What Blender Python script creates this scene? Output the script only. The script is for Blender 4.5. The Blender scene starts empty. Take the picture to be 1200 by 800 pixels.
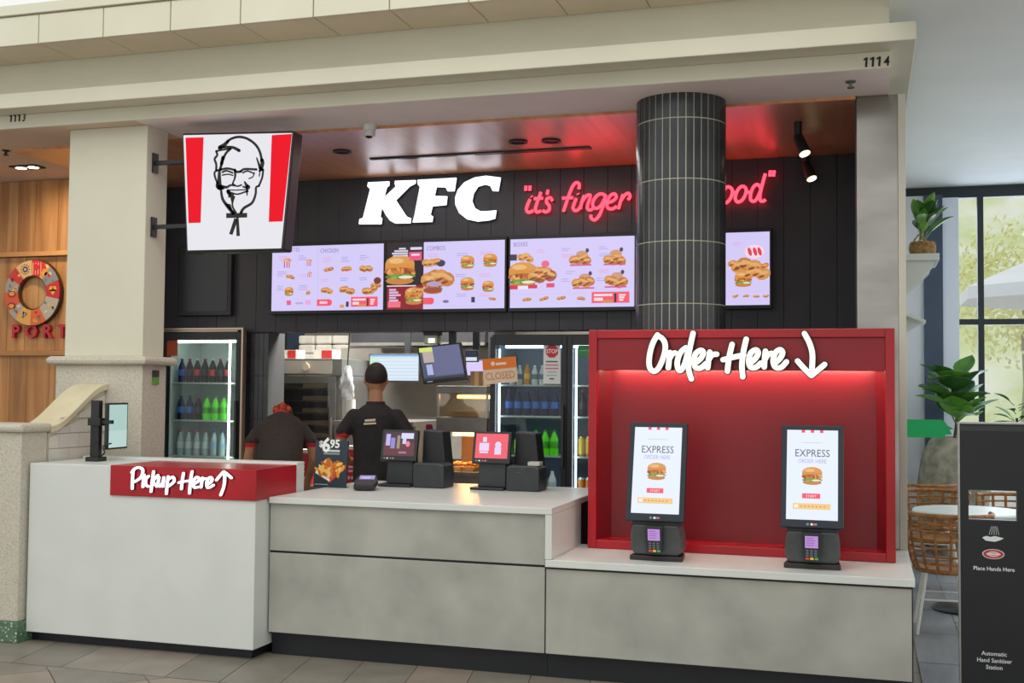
import bpy, bmesh, math, random
from mathutils import Vector, Matrix, noise as mnoise
random.seed(7)
SC = bpy.context.scene
COL = SC.collection
PI = math.pi

# ------------------------------------------------------------------ camera
# calibrated pinhole: world X runs along the shop front, Y is depth, Z up
F, PITCH, ROLL, YAW, CZ = 1350.0, -0.0418, 0.009, 0.2975, 1.62
def _rot(p, r, y):
    Ry = Matrix(((math.cos(y),0,math.sin(y)),(0,1,0),(-math.sin(y),0,math.cos(y))))
    Rx = Matrix(((1,0,0),(0,math.cos(p),-math.sin(p)),(0,math.sin(p),math.cos(p))))
    Rz = Matrix(((math.cos(r),-math.sin(r),0),(math.sin(r),math.cos(r),0),(0,0,1)))
    return Rz @ Rx @ Ry
MC = _rot(PITCH, ROLL, YAW) @ Matrix(((1,0,0),(0,0,-1),(0,1,0)))
cam_data = bpy.data.cameras.new('camera'); cam = bpy.data.objects.new('camera', cam_data); COL.objects.link(cam)
cam_data.sensor_width = 36.0; cam_data.lens = F/1200*36.0; cam_data.clip_end = 300
rt, dn, fw = MC[0], MC[1], MC[2]
m4 = Matrix(((rt[0],-dn[0],-fw[0],0),(rt[1],-dn[1],-fw[1],0),(rt[2],-dn[2],-fw[2],CZ),(0,0,0,1)))
cam.matrix_world = m4
SC.camera = cam
def _ray(x, y): return MC.transposed() @ Vector(((x-600)/F, (y-400)/F, 1))
def P(x, y, Y):                       # photo point -> real point on the plane at depth Y
    d = _ray(x, y); t = Y/d.y; return Vector((d.x*t, Y, CZ + d.z*t))
def PZ(x, y, Z):
    d = _ray(x, y); t = (Z-CZ)/d.z; return Vector((d.x*t, d.y*t, Z))

# ------------------------------------------------------------------ world, lights, exposure
w = bpy.data.worlds.new('world'); SC.world = w; w.use_nodes = True
w.node_tree.nodes['Background'].inputs['Color'].default_value = (1.0, 1.0, 0.98, 1)
w.node_tree.nodes['Background'].inputs['Strength'].default_value = 0.95
SC.view_settings.view_transform = 'Standard'; SC.view_settings.look = 'None'
SC.view_settings.exposure = 0.0; SC.view_settings.gamma = 1.0; SC.view_settings.use_curve_mapping = False
def area(name, loc, target, sx, sy, energy, color=(1,1,1)):
    l = bpy.data.lights.new(name, 'AREA'); l.shape = 'RECTANGLE'; l.size = sx; l.size_y = sy; l.energy = energy; l.color = color
    o = bpy.data.objects.new(name, l); COL.objects.link(o); o.location = loc
    o.rotation_euler = (Vector(target)-Vector(loc)).to_track_quat('-Z','Y').to_euler(); return o
area('skylight_lamp', (-2.0, 1.0, 8.5), (-2.4, 6.0, 1.0), 9, 5, 330, (1.0, 0.975, 0.91))
area('kitchen_lamp', (-3.9, 9.85, 2.93), (-3.9, 9.95, 0), 2.8, 0.7, 260, (1, 0.95, 0.88))
area('window_daylight', (2.6, 13.6, 2.2), (1.6, 8.0, 1.6), 3.6, 3.0, 120, (0.86, 0.93, 1.0))
area('seating_fill', (2.3, 9.6, 3.78), (2.0, 9.6, 0), 1.6, 4.0, 105, (0.95, 0.97, 1.0))  # added fill light, no fitting: brightens floor, table and chairs
area('aisle_fill', (-3.2, 8.3, 3.40), (-3.2, 8.5, 0), 2.5, 0.25, 14, (1, 0.95, 0.9))  # added light without a fitting; the downlights above are off

# ------------------------------------------------------------------ materials
def hx(h, a=1.0):
    h = h.lstrip('#'); c = [int(h[i:i+2],16)/255 for i in (0,2,4)]
    return tuple((v/12.92 if v<=0.04045 else ((v+0.055)/1.055)**2.4) for v in c) + (a,)
MATS = {}
def mat(name, color, rough=0.5, metal=0.0, emit=None, es=0.0, noise=None, bump=None, trans=0.0, coat=0.0, spec=None):
    """noise=(scale, color2, lo, hi[, stretch]) mixes a second colour; bump=(scale, strength)"""
    if name in MATS: return MATS[name]
    m = bpy.data.materials.new(name); m.use_nodes = True; nt = m.node_tree; b = nt.nodes['Principled BSDF']
    c = hx(color) if isinstance(color, str) else tuple(color)+(1,)*(4-len(color))
    b.inputs['Base Color'].default_value = c; b.inputs['Roughness'].default_value = rough; b.inputs['Metallic'].default_value = metal
    if trans: b.inputs['Transmission Weight'].default_value = trans
    if coat: b.inputs['Coat Weight'].default_value = coat; b.inputs['Coat Roughness'].default_value = 0.08
    if spec is not None: b.inputs['Specular IOR Level'].default_value = spec
    if emit is not None:
        e = hx(emit) if isinstance(emit, str) else tuple(emit)+(1,)*(4-len(emit))
        b.inputs['Emission Color'].default_value = e; b.inputs['Emission Strength'].default_value = es
    tc = None
    def coord(st):
        nonlocal tc
        if tc is None: tc = nt.nodes.new('ShaderNodeTexCoord')
        mp = nt.nodes.new('ShaderNodeMapping'); mp.inputs['Scale'].default_value = st
        nt.links.new(tc.outputs['Object'], mp.inputs['Vector']); return mp.outputs['Vector']
    if noise:
        sc, c2, lo, hi = noise[:4]; st = noise[4] if len(noise) > 4 else (1,1,1)
        n = nt.nodes.new('ShaderNodeTexNoise'); n.inputs['Scale'].default_value = sc; n.inputs['Detail'].default_value = 6
        nt.links.new(coord(st), n.inputs['Vector'])
        r = nt.nodes.new('ShaderNodeValToRGB'); r.color_ramp.elements[0].position = lo; r.color_ramp.elements[1].position = hi
        r.color_ramp.elements[0].color = c; r.color_ramp.elements[1].color = hx(c2)
        nt.links.new(n.outputs['Fac'], r.inputs['Fac']); nt.links.new(r.outputs['Color'], b.inputs['Base Color'])
    if bump:
        n = nt.nodes.new('ShaderNodeTexNoise'); n.inputs['Scale'].default_value = bump[0]; n.inputs['Detail'].default_value = 4
        nt.links.new(coord((1,1,1)), n.inputs['Vector'])
        bp = nt.nodes.new('ShaderNodeBump'); bp.inputs['Strength'].default_value = bump[1]; bp.inputs['Distance'].default_value = 0.01
        nt.links.new(n.outputs['Fac'], bp.inputs['Height']); nt.links.new(bp.outputs['Normal'], b.inputs['Normal'])
    MATS[name] = m; return m
def glow(name, color, s):
    if name in MATS: return MATS[name]
    m = bpy.data.materials.new(name); m.use_nodes = True; nt = m.node_tree; nt.nodes.remove(nt.nodes['Principled BSDF'])
    e = nt.nodes.new('ShaderNodeEmission'); e.inputs['Color'].default_value = hx(color); e.inputs['Strength'].default_value = s
    nt.links.new(e.outputs[0], nt.nodes['Material Output'].inputs[0]); MATS[name] = m; return m
def print_mat(name, es, rough=0.4):   # flat print: colours per face; es>0 for a lit screen
    if name in MATS: return MATS[name]
    m = bpy.data.materials.new(name); m.use_nodes = True; nt = m.node_tree; b = nt.nodes['Principled BSDF']
    a = nt.nodes.new('ShaderNodeAttribute'); a.attribute_name = 'ink'
    b.inputs['Roughness'].default_value = rough
    if es:
        b.inputs['Base Color'].default_value = (0.02,0.02,0.02,1)
        nt.links.new(a.outputs['Color'], b.inputs['Emission Color']); b.inputs['Emission Strength'].default_value = es
    else: nt.links.new(a.outputs['Color'], b.inputs['Base Color'])
    MATS[name] = m; return m
def clear_glass(name, tint='#ffffff', refl=0.06):
    if name in MATS: return MATS[name]
    m = bpy.data.materials.new(name); m.use_nodes = True; nt = m.node_tree; nt.nodes.remove(nt.nodes['Principled BSDF'])
    t = nt.nodes.new('ShaderNodeBsdfTransparent'); t.inputs['Color'].default_value = hx(tint)
    g = nt.nodes.new('ShaderNodeBsdfGlossy'); g.inputs['Roughness'].default_value = 0.03
    mx = nt.nodes.new('ShaderNodeMixShader'); mx.inputs['Fac'].default_value = refl
    nt.links.new(t.outputs[0], mx.inputs[1]); nt.links.new(g.outputs[0], mx.inputs[2]); nt.links.new(mx.outputs[0], nt.nodes['Material Output'].inputs[0])
    MATS[name] = m; return m
def wood(name, c1, c2, c3, axis=2, scale=1.0, rough=0.45, coat=0.0, rnd=0.15):
    if name in MATS: return MATS[name]
    m = bpy.data.materials.new(name); m.use_nodes = True; nt = m.node_tree; b = nt.nodes['Principled BSDF']
    b.inputs['Roughness'].default_value = rough
    if coat: b.inputs['Coat Weight'].default_value = coat; b.inputs['Coat Roughness'].default_value = 0.33
    tc = nt.nodes.new('ShaderNodeTexCoord'); oi = nt.nodes.new('ShaderNodeObjectInfo')
    mp = nt.nodes.new('ShaderNodeMapping'); s = [14*scale]*3; s[axis] = 0.9*scale; mp.inputs['Scale'].default_value = s
    ad = nt.nodes.new('ShaderNodeVectorMath'); ad.operation = 'ADD'
    ml = nt.nodes.new('ShaderNodeVectorMath'); ml.operation = 'SCALE'; ml.inputs['Scale'].default_value = 37.0
    cx = nt.nodes.new('ShaderNodeCombineXYZ')
    for k in range(3): nt.links.new(oi.outputs['Random'], cx.inputs[k])
    nt.links.new(cx.outputs[0], ml.inputs[0]); nt.links.new(tc.outputs['Object'], ad.inputs[0]); nt.links.new(ml.outputs[0], ad.inputs[1])
    nt.links.new(ad.outputs[0], mp.inputs['Vector'])
    n = nt.nodes.new('ShaderNodeTexNoise'); n.inputs['Scale'].default_value = 1.0; n.inputs['Detail'].default_value = 8; n.inputs['Distortion'].default_value = 0.6
    nt.links.new(mp.outputs[0], n.inputs['Vector'])
    r = nt.nodes.new('ShaderNodeValToRGB'); cr = r.color_ramp; cr.elements[0].position = 0.3; cr.elements[1].position = 0.72
    cr.elements[0].color = hx(c1); cr.elements[1].color = hx(c3); e = cr.elements.new(0.5); e.color = hx(c2)
    nt.links.new(n.outputs['Fac'], r.inputs['Fac'])
    hs = nt.nodes.new('ShaderNodeHueSaturation'); mr = nt.nodes.new('ShaderNodeMapRange')
    mr.inputs['To Min'].default_value = 1-rnd; mr.inputs['To Max'].default_value = 1+rnd
    nt.links.new(oi.outputs['Random'], mr.inputs['Value']); nt.links.new(mr.outputs[0], hs.inputs['Value'])
    nt.links.new(r.outputs[0], hs.inputs['Color']); nt.links.new(hs.outputs[0], b.inputs['Base Color'])
    MATS[name] = m; return m
def speckle(name, base, c2, c3, scale, rough=0.4):
    if name in MATS: return MATS[name]
    m = bpy.data.materials.new(name); m.use_nodes = True; nt = m.node_tree; b = nt.nodes['Principled BSDF']; b.inputs['Roughness'].default_value = rough
    tc = nt.nodes.new('ShaderNodeTexCoord'); v = nt.nodes.new('ShaderNodeTexVoronoi'); v.inputs['Scale'].default_value = scale
    n = nt.nodes.new('ShaderNodeTexNoise'); n.inputs['Scale'].default_value = scale*0.45; n.inputs['Detail'].default_value = 5
    nt.links.new(tc.outputs['Object'], v.inputs['Vector']); nt.links.new(tc.outputs['Object'], n.inputs['Vector'])
    r = nt.nodes.new('ShaderNodeValToRGB'); cr = r.color_ramp; cr.elements[0].position = 0.42; cr.elements[1].position = 0.62
    cr.elements[0].color = hx(base); cr.elements[1].color = hx(c2); nt.links.new(n.outputs['Fac'], r.inputs['Fac'])
    r2 = nt.nodes.new('ShaderNodeValToRGB'); r2.color_ramp.elements[0].position = 0.86; r2.color_ramp.elements[1].position = 0.9
    sx = nt.nodes.new('ShaderNodeSeparateColor'); nt.links.new(v.outputs['Color'], sx.inputs[0]); nt.links.new(sx.outputs[0], r2.inputs['Fac'])
    mx = nt.nodes.new('ShaderNodeMix'); mx.data_type = 'RGBA'; nt.links.new(r2.outputs[0], mx.inputs['Factor'])
    nt.links.new(r.outputs[0], mx.inputs['A']); mx.inputs['B'].default_value = hx(c3); nt.links.new(mx.outputs['Result'], b.inputs['Base Color'])
    MATS[name] = m; return m

M_cream = mat('cream_paint', '#d8d6c2', 0.75, noise=(1.5, '#d2d0bb', 0.35, 0.65))
M_plaster = mat('sign_lit_plaster', '#f2e9e4', 0.7, noise=(2.0, '#ece3de', 0.4, 0.6))  # same paint as the fascia, pinkish sign light put into its colour
M_mallceil = mat('grey_ceiling_paint', '#eceeed', 0.75, noise=(1.0, '#e6e9e8', 0.4, 0.6))
M_soffit_tan = mat('tan_ledge_paint', '#e3d6c0', 0.8, noise=(1.5, '#dccfb9', 0.4, 0.6))
M_portceil = mat('tan_ceiling_paint', '#d9c3ae', 0.8, noise=(1.5, '#d2bca7', 0.4, 0.6))
M_granite = speckle('pale_granite', '#ccc7b8', '#c0b9a9', '#a39d8d', 230, 0.55)
M_terrazzo = speckle('green_terrazzo', '#4b6a52', '#5d7b62', '#b9c4b4', 90, 0.35)
M_white = mat('white_solid_surface', '#d9ddd8', 0.35, noise=(3, '#d4d9d4', 0.4, 0.6))
M_concrete = mat('concrete_laminate', '#b1b1a8', 0.55, noise=(3.2, '#979890', 0.35, 0.72), bump=(30, 0.04))
M_kick = mat('black_kick', '#14171b', 0.45, noise=(4, '#181c20', 0.4, 0.6))
M_red = mat('red_gloss_laminate', '#b50d20', 0.28, noise=(2, '#a10b18', 0.4, 0.6))
M_black = mat('black_satin', '#1f2023', 0.42, noise=(6, '#232427', 0.4, 0.6))
M_blackwall = mat('black_panel_paint', '#33333a', 0.5, noise=(5, '#37373d', 0.4, 0.6))
M_blackgap = mat('black_joint', '#1a1a1d', 0.8)
M_darkplastic = mat('dark_grey_plastic', '#2e3234', 0.4, noise=(20, '#323638', 0.4, 0.6))
M_greyplastic = mat('grey_plastic', '#4a4e4f', 0.45, noise=(20, '#505455', 0.4, 0.6))
M_bezel = mat('navy_black_bezel', '#1b2530', 0.2, noise=(8, '#1e2934', 0.4, 0.6))
M_steel = mat('brushed_steel', '#b6b5b0', 0.32, 0.9, noise=(9, '#a3a29c', 0.3, 0.7, (1,1,14)))
M_steeldull = mat('dull_kitchen_steel', '#8d8c88', 0.38, 0.75, noise=(8, '#7c7b77', 0.3, 0.7, (1,12,1)))
M_mirrorsteel = mat('mirror_steel', '#aba9a3', 0.2, 1.0, noise=(1.2, '#8f8d86', 0.35, 0.65, (1,1,2.4)))
M_chrome = mat('chrome', '#c9cacb', 0.15, 1.0)
M_alu = mat('aluminium_edge', '#b9a692', 0.3, 0.85)
M_ceilwood = wood('glossy_ceiling_veneer', '#c48352', '#d29363', '#dfa578', 1, 0.7, 0.32, 1.0, 0.0)
M_pine = wood('pine_board', '#a06a38', '#b98249', '#caa06a', 2, 0.8, 0.5, 0.0, 0.16)
M_tileblack = mat('black_glazed_tile', '#2b3034', 0.24, noise=(7, '#373c3f', 0.35, 0.65))
M_grout = mat('pale_grout', '#c4c0ac', 0.85)
M_darkgrout = mat('dark_grout', '#3b3d3e', 0.85)
M_grey = mat('kitchen_grey', '#9a978f', 0.6, noise=(2, '#8f8c85', 0.4, 0.6))
M_tilewhite = mat('white_glazed_tile', '#d8d2c8', 0.3, noise=(5, '#d1cbc1', 0.4, 0.6))
M_floorgrout = mat('floor_grout', '#5b5650', 0.9)
def floor_mats():
    out = []
    for i, (a, b) in enumerate((('#8d8378','#7d746a'), ('#857f74','#757066'), ('#93877a','#83776b'), ('#7f7a70','#716c62'))):
        out.append(mat('stone_floor_tile_%s' % 'abcd'[i], a, 0.42, noise=(4.5, b, 0.3, 0.7), bump=(40, 0.05)))
    return out
M_floor = floor_mats()
M_plank = [mat('grey_plank_%s' % 'abc'[i], a, 0.4, noise=(3, b, 0.3, 0.7, (6,1,1))) for i, (a,b) in enumerate((('#8c9096','#7c8086'), ('#94979c','#83868c'), ('#83878e','#747980')))]
M_signwhite = glow('lit_sign_white', '#efeef4', 0.95)
M_signred = glow('lit_sign_red', '#f5222f', 0.95)
M_lettwhite = glow('lit_letter_white', '#f4f4ff', 1.7)
M_lettwarm = glow('lit_letter_warm', '#fffbe8', 1.3)
M_neon = glow('red_neon', '#ff3040', 5.5)
M_ink = mat('black_ink', '#0f1512', 0.6)
M_led = glow('led_strip', '#ffd9c8', 75.0)
M_screenprint = print_mat('screen_print', 1.0)
M_paper = print_mat('paper_print', 0.0, 0.45)
M_glass = clear_glass('door_glass', '#f2f7f6', 0.025)
M_pane = clear_glass('window_glass', '#f4f9ff', 0.04)

# ------------------------------------------------------------------ mesh helpers
class MB:
    def __init__(s): s.v = []; s.f = []; s.c = []
    def add(s, vs, fs, col=None):
        n = len(s.v); s.v += [Vector(p) for p in vs]
        for f in fs: s.f.append(tuple(i+n for i in f)); s.c.append(col)
        return s
    def box(s, x0,y0,z0,x1,y1,z1, col=None):
        vs = [(x0,y0,z0),(x1,y0,z0),(x1,y1,z0),(x0,y1,z0),(x0,y0,z1),(x1,y0,z1),(x1,y1,z1),(x0,y1,z1)]
        return s.add(vs, [(0,3,2,1),(4,5,6,7),(0,1,5,4),(1,2,6,5),(2,3,7,6),(3,0,4,7)], col)
    def obox(s, c, ax, ay, az, hx_, hy, hz, col=None):
        c, ax, ay, az = Vector(c), Vector(ax), Vector(ay), Vector(az)
        vs = [c+ax*(hx_*i)+ay*(hy*j)+az*(hz*k) for k in (-1,1) for (i,j) in ((-1,-1),(1,-1),(1,1),(-1,1))]
        return s.add(vs, [(0,3,2,1),(4,5,6,7),(0,1,5,4),(1,2,6,5),(2,3,7,6),(3,0,4,7)], col)
    def prism(s, poly, fn, h0, h1, col=None):      # poly 2D, fn(u,v,h)->3D
        n = len(poly); vs = [fn(u,v,h0) for u,v in poly] + [fn(u,v,h1) for u,v in poly]
        fs = [tuple(range(n)), tuple(range(2*n-1,n-1,-1))] + [(i,n+i,n+(i+1)%n,(i+1)%n) for i in range(n)]
        return s.add(vs, fs, col)
    def tube(s, pts, r, seg=8, closed=False, col=None):
        pts = [Vector(p) for p in pts]; n = len(pts); rr = r if isinstance(r,(list,tuple)) else [r]*n
        base = len(s.v); up = None
        for i,p in enumerate(pts):
            a = pts[(i-1)%n] if (i>0 or closed) else p; b = pts[(i+1)%n] if (i<n-1 or closed) else p
            t = (b-a).normalized() if (b-a).length > 1e-9 else Vector((0,0,1))
            if up is None: up = Vector((0,0,1)) if abs(t.z)<0.9 else Vector((1,0,0))
            u = t.cross(up)
            u = u.normalized() if u.length > 1e-6 else t.orthogonal().normalized()
            v = u.cross(t); up = v
            for k in range(seg):
                an = 2*PI*k/seg; s.v.append(p+(u*math.cos(an)+v*math.sin(an))*rr[i])
        m = n if closed else n-1
        for i in range(m):
            for k in range(seg):
                a = base+i*seg+k; b = base+i*seg+(k+1)%seg; c = base+((i+1)%n)*seg+(k+1)%seg; d = base+((i+1)%n)*seg+k
                s.f.append((a,b,c,d)); s.c.append(col)
        if not closed:
            s.f.append(tuple(base+k for k in range(seg))[::-1]); s.c.append(col)
            s.f.append(tuple(base+(n-1)*seg+k for k in range(seg))); s.c.append(col)
        return s
    def lathe(s, prof, c=(0,0,0), seg=24, col=None, a0=0, a1=2*PI):
        c = Vector(c); base = len(s.v); n = len(prof); full = abs(a1-a0-2*PI) < 1e-6; m = seg if full else seg+1
        for i in range(m):
            a = a0+(a1-a0)*i/seg
            for r,z in prof: s.v.append(c+Vector((r*math.cos(a), r*math.sin(a), z)))
        for i in range(seg):
            j = (i+1)%m
            for k in range(n-1):
                s.f.append((base+i*n+k, base+j*n+k, base+j*n+k+1, base+i*n+k+1)); s.c.append(col)
        return s
    def ball(s, c, rx, ry, rz, seg=12, rings=8, R=None, col=None, zmin=-1.0):
        c = Vector(c); base = len(s.v); R = R or Matrix.Identity(3)
        t0 = math.acos(max(-1,min(1,zmin)))
        for i in range(rings+1):
            th = t0*i/rings
            for k in range(seg):
                a = 2*PI*k/seg; s.v.append(c + R @ Vector((rx*math.sin(th)*math.cos(a), ry*math.sin(th)*math.sin(a), rz*math.cos(th))))
        for i in range(rings):
            for k in range(seg):
                s.f.append((base+i*seg+k, base+(i+1)*seg+k, base+(i+1)*seg+(k+1)%seg, base+i*seg+(k+1)%seg)); s.c.append(col)
        return s
    def bounds(s):
        return [min(p[i] for p in s.v) for i in range(3)], [max(p[i] for p in s.v) for i in range(3)]
    def build(s, name, m, parent=None, smooth=False, bevel=0.0, loc=None):
        lo, hi = s.bounds()
        if parent is None: o0 = Vector(loc) if loc is not None else Vector(((lo[0]+hi[0])/2,(lo[1]+hi[1])/2,lo[2]))
        else: o0 = wpos(parent)
        me = bpy.data.meshes.new(name); me.from_pydata([tuple(p-o0) for p in s.v], [], s.f); me.update()
        if any(c is not None for c in s.c):
            at = me.color_attributes.new('ink','FLOAT_COLOR','CORNER')
            for p,c in zip(me.polygons, s.c):
                for li in p.loop_indices: at.data[li].color = c or (0.8,0.8,0.8,1)
        me.validate()
        if m is not None: me.materials.append(m)
        if smooth:
            for p in me.polygons: p.use_smooth = True
        bm = bmesh.new(); bm.from_mesh(me)
        if smooth: bmesh.ops.remove_doubles(bm, verts=bm.verts, dist=1e-6)
        bmesh.ops.recalc_face_normals(bm, faces=bm.faces); bm.to_mesh(me); bm.free()
        o = bpy.data.objects.new(name, me); COL.objects.link(o)
        if parent is None: o.location = o0; WP[o.name] = o0.copy()
        else: o.parent = parent; WP[o.name] = o0.copy()
        if bevel:
            b = o.modifiers.new('bevel','BEVEL'); b.width = bevel; b.segments = 2; b.limit_method = 'ANGLE'; b.angle_limit = math.radians(50)
        if smooth:
            try:
                me.set_sharp_from_angle(angle=math.radians(42))
            except Exception: pass
        return o
WP = {}
def wpos(o): return WP[o.name]
def tag(o, label=None, cat=None, group=None, kind=None):
    if label: o['label'] = label
    if cat: o['category'] = cat
    if group: o['group'] = group
    if kind: o['kind'] = kind
    return o
def thing(name, loc, label, cat, group=None):
    o = bpy.data.objects.new(name, None); COL.objects.link(o); o.location = loc; o.empty_display_size = 0.1
    WP[o.name] = Vector(loc); return tag(o, label, cat, group)
def struct(o, label): o['kind'] = 'structure'; o['label'] = label; return o
def copy_tree(o, loc, rz=None, label=None, group=None, parent=None):
    c = o.copy(); COL.objects.link(c); WP[c.name] = Vector(loc)
    if parent is None: c.location = loc
    else: c.parent = parent
    if rz is not None: c.rotation_euler = (0,0,rz)
    if label: c['label'] = label
    if group: c['group'] = group
    for ch in o.children:
        d = ch.copy(); COL.objects.link(d); d.parent = c
        for g in ch.children:
            e = g.copy(); COL.objects.link(e); e.parent = d
    return c
def box(name, m, x0,y0,z0,x1,y1,z1, parent=None, bevel=0.0):
    return MB().box(x0,y0,z0,x1,y1,z1).build(name, m, parent, bevel=bevel)
def smooth_path(pts, sub=5):
    if len(pts) < 3: return [Vector(p) for p in pts]
    P0 = [Vector(p) for p in pts]; out = []
    for i in range(len(P0)-1):
        a = P0[max(i-1,0)]; b = P0[i]; c = P0[i+1]; d = P0[min(i+2,len(P0)-1)]
        for k in range(sub):
            t = k/sub
            out.append(0.5*((2*b)+(c-a)*t+(2*a-5*b+4*c-d)*t*t+(3*b-a-3*c+d)*t*t*t))
    out.append(P0[-1]); return out
class Plane:                               # a flat sheet with its own axes; h = height off the sheet
    def __init__(s, o, u, v):
        s.o = Vector(o); s.u = Vector(u).normalized(); s.v = Vector(v).normalized(); s.n = s.u.cross(s.v)
    def __call__(s, u, v, h=0.0): return s.o + s.u*u + s.v*v + s.n*h
def front(x, y, z): return Plane((x,y,z), (1,0,0), (0,0,1))     # faces the mall (-Y)
def ribbon(mb, pts, wd, fn, h0, h1, col=None, caps=True, sub=5):  # brush stroke of constant or listed width
    raw = [Vector((p[0],p[1],0)) for p in pts]; q = smooth_path(raw, sub) if len(raw) > 2 else raw
    n = len(q); L = []; R = []
    for i,p in enumerate(q):
        t = (q[min(i+1,n-1)]-q[max(i-1,0)])
        if t.length < 1e-9: t = Vector((1,0,0))
        t.normalize(); nn = Vector((-t.y,t.x,0))
        ww = (wd if not isinstance(wd,(list,tuple)) else wd[0]+(wd[1]-wd[0])*i/max(n-1,1))/2
        L.append(p+nn*ww); R.append(p-nn*ww)
    for i in range(n-1):
        poly = [(L[i].x,L[i].y),(L[i+1].x,L[i+1].y),(R[i+1].x,R[i+1].y),(R[i].x,R[i].y)]
        mb.prism(poly, fn, h0, h1, col)
    if caps:
        for i in (0, n-1):
            rr = (L[i]-R[i]).length/2
            mb.prism([(q[i].x+rr*math.cos(2*PI*k/10), q[i].y+rr*math.sin(2*PI*k/10)) for k in range(10)], fn, h0, h1, col)
_tx = {}
def text_geo(s, bold=0.0, shear=0.0):
    k = (s,bold,shear)
    if k in _tx: return _tx[k]
    cu = bpy.data.curves.new('t','FONT'); cu.body = s; cu.size = 1.0; cu.offset = bold; cu.shear = shear; cu.align_x = 'CENTER'; cu.resolution_u = 2
    o = bpy.data.objects.new('t', cu); COL.objects.link(o)
    me = o.to_mesh(); vs = [(v.co.x,v.co.y) for v in me.vertices]; fs = [tuple(p.vertices) for p in me.polygons]
    o.to_mesh_clear(); bpy.data.objects.remove(o); bpy.data.curves.remove(cu)
    _tx[k] = (vs, fs); return _tx[k]
def text(mb, s, fn, u, v, size, h, col=None, bold=0.0, shear=0.0, wscale=1.0):
    vs, fs = text_geo(s, bold, shear)
    mb.add([fn(u+x*size*wscale, v+y*size, h) for x,y in vs], fs, col)
def rect(mb, fn, u0,v0,u1,v1,h,col): mb.add([fn(u0,v0,h),fn(u1,v0,h),fn(u1,v1,h),fn(u0,v1,h)], [(0,1,2,3)], col)
def disc(mb, fn, u,v,ru,rv,h,col,n=12,rot=0.0):
    vs = []
    for k in range(n):
        a = 2*PI*k/n; x, y = ru*math.cos(a), rv*math.sin(a)
        vs.append(fn(u+x*math.cos(rot)-y*math.sin(rot), v+x*math.sin(rot)+y*math.cos(rot), h))
    mb.add(vs, [tuple(range(n))], col)

# ================================================================== SETTING
ZS = 3.47            # soffit height
YW = 9.15            # black menu wall
Y1 = 6.32            # counter front
# ---- mall floor: slab with joints, tiles as pieces
fl = MB(); fl.add([(-16,-6,-0.012),(8,-6,-0.012),(8,13.2,-0.012),(-16,13.2,-0.012)], [(0,1,2,3)])
m = bpy.data.materials.new('far_floor_tiles'); m.use_nodes = True; nt = m.node_tree; b = nt.nodes['Principled BSDF']; b.inputs['Roughness'].default_value = 0.45
bk = nt.nodes.new('ShaderNodeTexBrick'); tc = nt.nodes.new('ShaderNodeTexCoord'); nt.links.new(tc.outputs['Object'], bk.inputs['Vector'])
bk.inputs['Color1'].default_value = hx('#8d8378'); bk.inputs['Color2'].default_value = hx('#7f7a70'); bk.inputs['Mortar'].default_value = hx('#5b5650')
bk.inputs['Scale'].default_value = 1.0; bk.inputs['Brick Width'].default_value = 0.6; bk.inputs['Row Height'].default_value = 0.4; bk.inputs['Mortar Size'].default_value = 0.006
nt.links.new(bk.outputs['Color'], b.inputs['Base Color'])
floor = struct(fl.build('floor', m, loc=(0,0,0)), 'stone tiled mall floor in front of the counter')
def clip(poly, keep):                       # keep(p)->signed distance, >=0 stays
    out = []
    for i in range(len(poly)):
        a, c = poly[i], poly[(i+1)%len(poly)]; da, dc = keep(a), keep(c)
        if da >= 0: out.append(a)
        if (da >= 0) != (dc >= 0):
            t = da/(da-dc); out.append((a[0]+(c[0]-a[0])*t, a[1]+(c[1]-a[1])*t))
    return out
def tile(poly, mats, name='floor_tile', jit=0.0015):
    cx = sum(p[0] for p in poly)/len(poly); cy = sum(p[1] for p in poly)/len(poly)
    top = random.uniform(-jit, 0)
    q = [(cx+(p[0]-cx)*0.988, cy+(p[1]-cy)*0.988) for p in poly]
    mb = MB(); mb.prism(q, lambda u,v,h: Vector((u,v,h)), -0.011, top)
    return mb.build(name, random.choice(mats), floor)
YB = 5.66                                   # border joint parallel to the counter
for i in range(24):                         # skewed border row under the counter
    x = -7.2+i*0.345
    k = -0.2
    if x > 0.9: break
    tile([(x,YB),(x+0.345,YB),(x+0.345+k*0.74,YB+0.74),(x+k*0.74,YB+0.74)], M_floor)
s45 = 0.46*math.sqrt(0.5)
for i in range(-24, 24):                    # field laid on the diagonal
    for j in range(-24, 24):
        cx = -2.5+(i-j)*s45; cy = 4.6+(i+j)*s45
        if not (-5.6 < cx < 0.8 and 4.75 < cy < 6.1): continue
        pl = clip([(cx-s45,cy),(cx,cy-s45),(cx+s45,cy),(cx,cy+s45)], lambda p: YB-0.004-p[1])
        if len(pl) >= 3 and max(p[1] for p in pl)-min(p[1] for p in pl) > 0.03: tile(pl, M_floor)
for i in range(9):                          # grey planks in the seating area
    for j in range(7):
        x = 0.3+i*0.3; y = 6.55+j*0.9+(0.45 if i%2 else 0)
        if y+0.9 > 12.9: continue
        tile([(x,y),(x+0.3,y),(x+0.3,y+0.9),(x,y+0.9)], M_plank, 'floor_plank')

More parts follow.
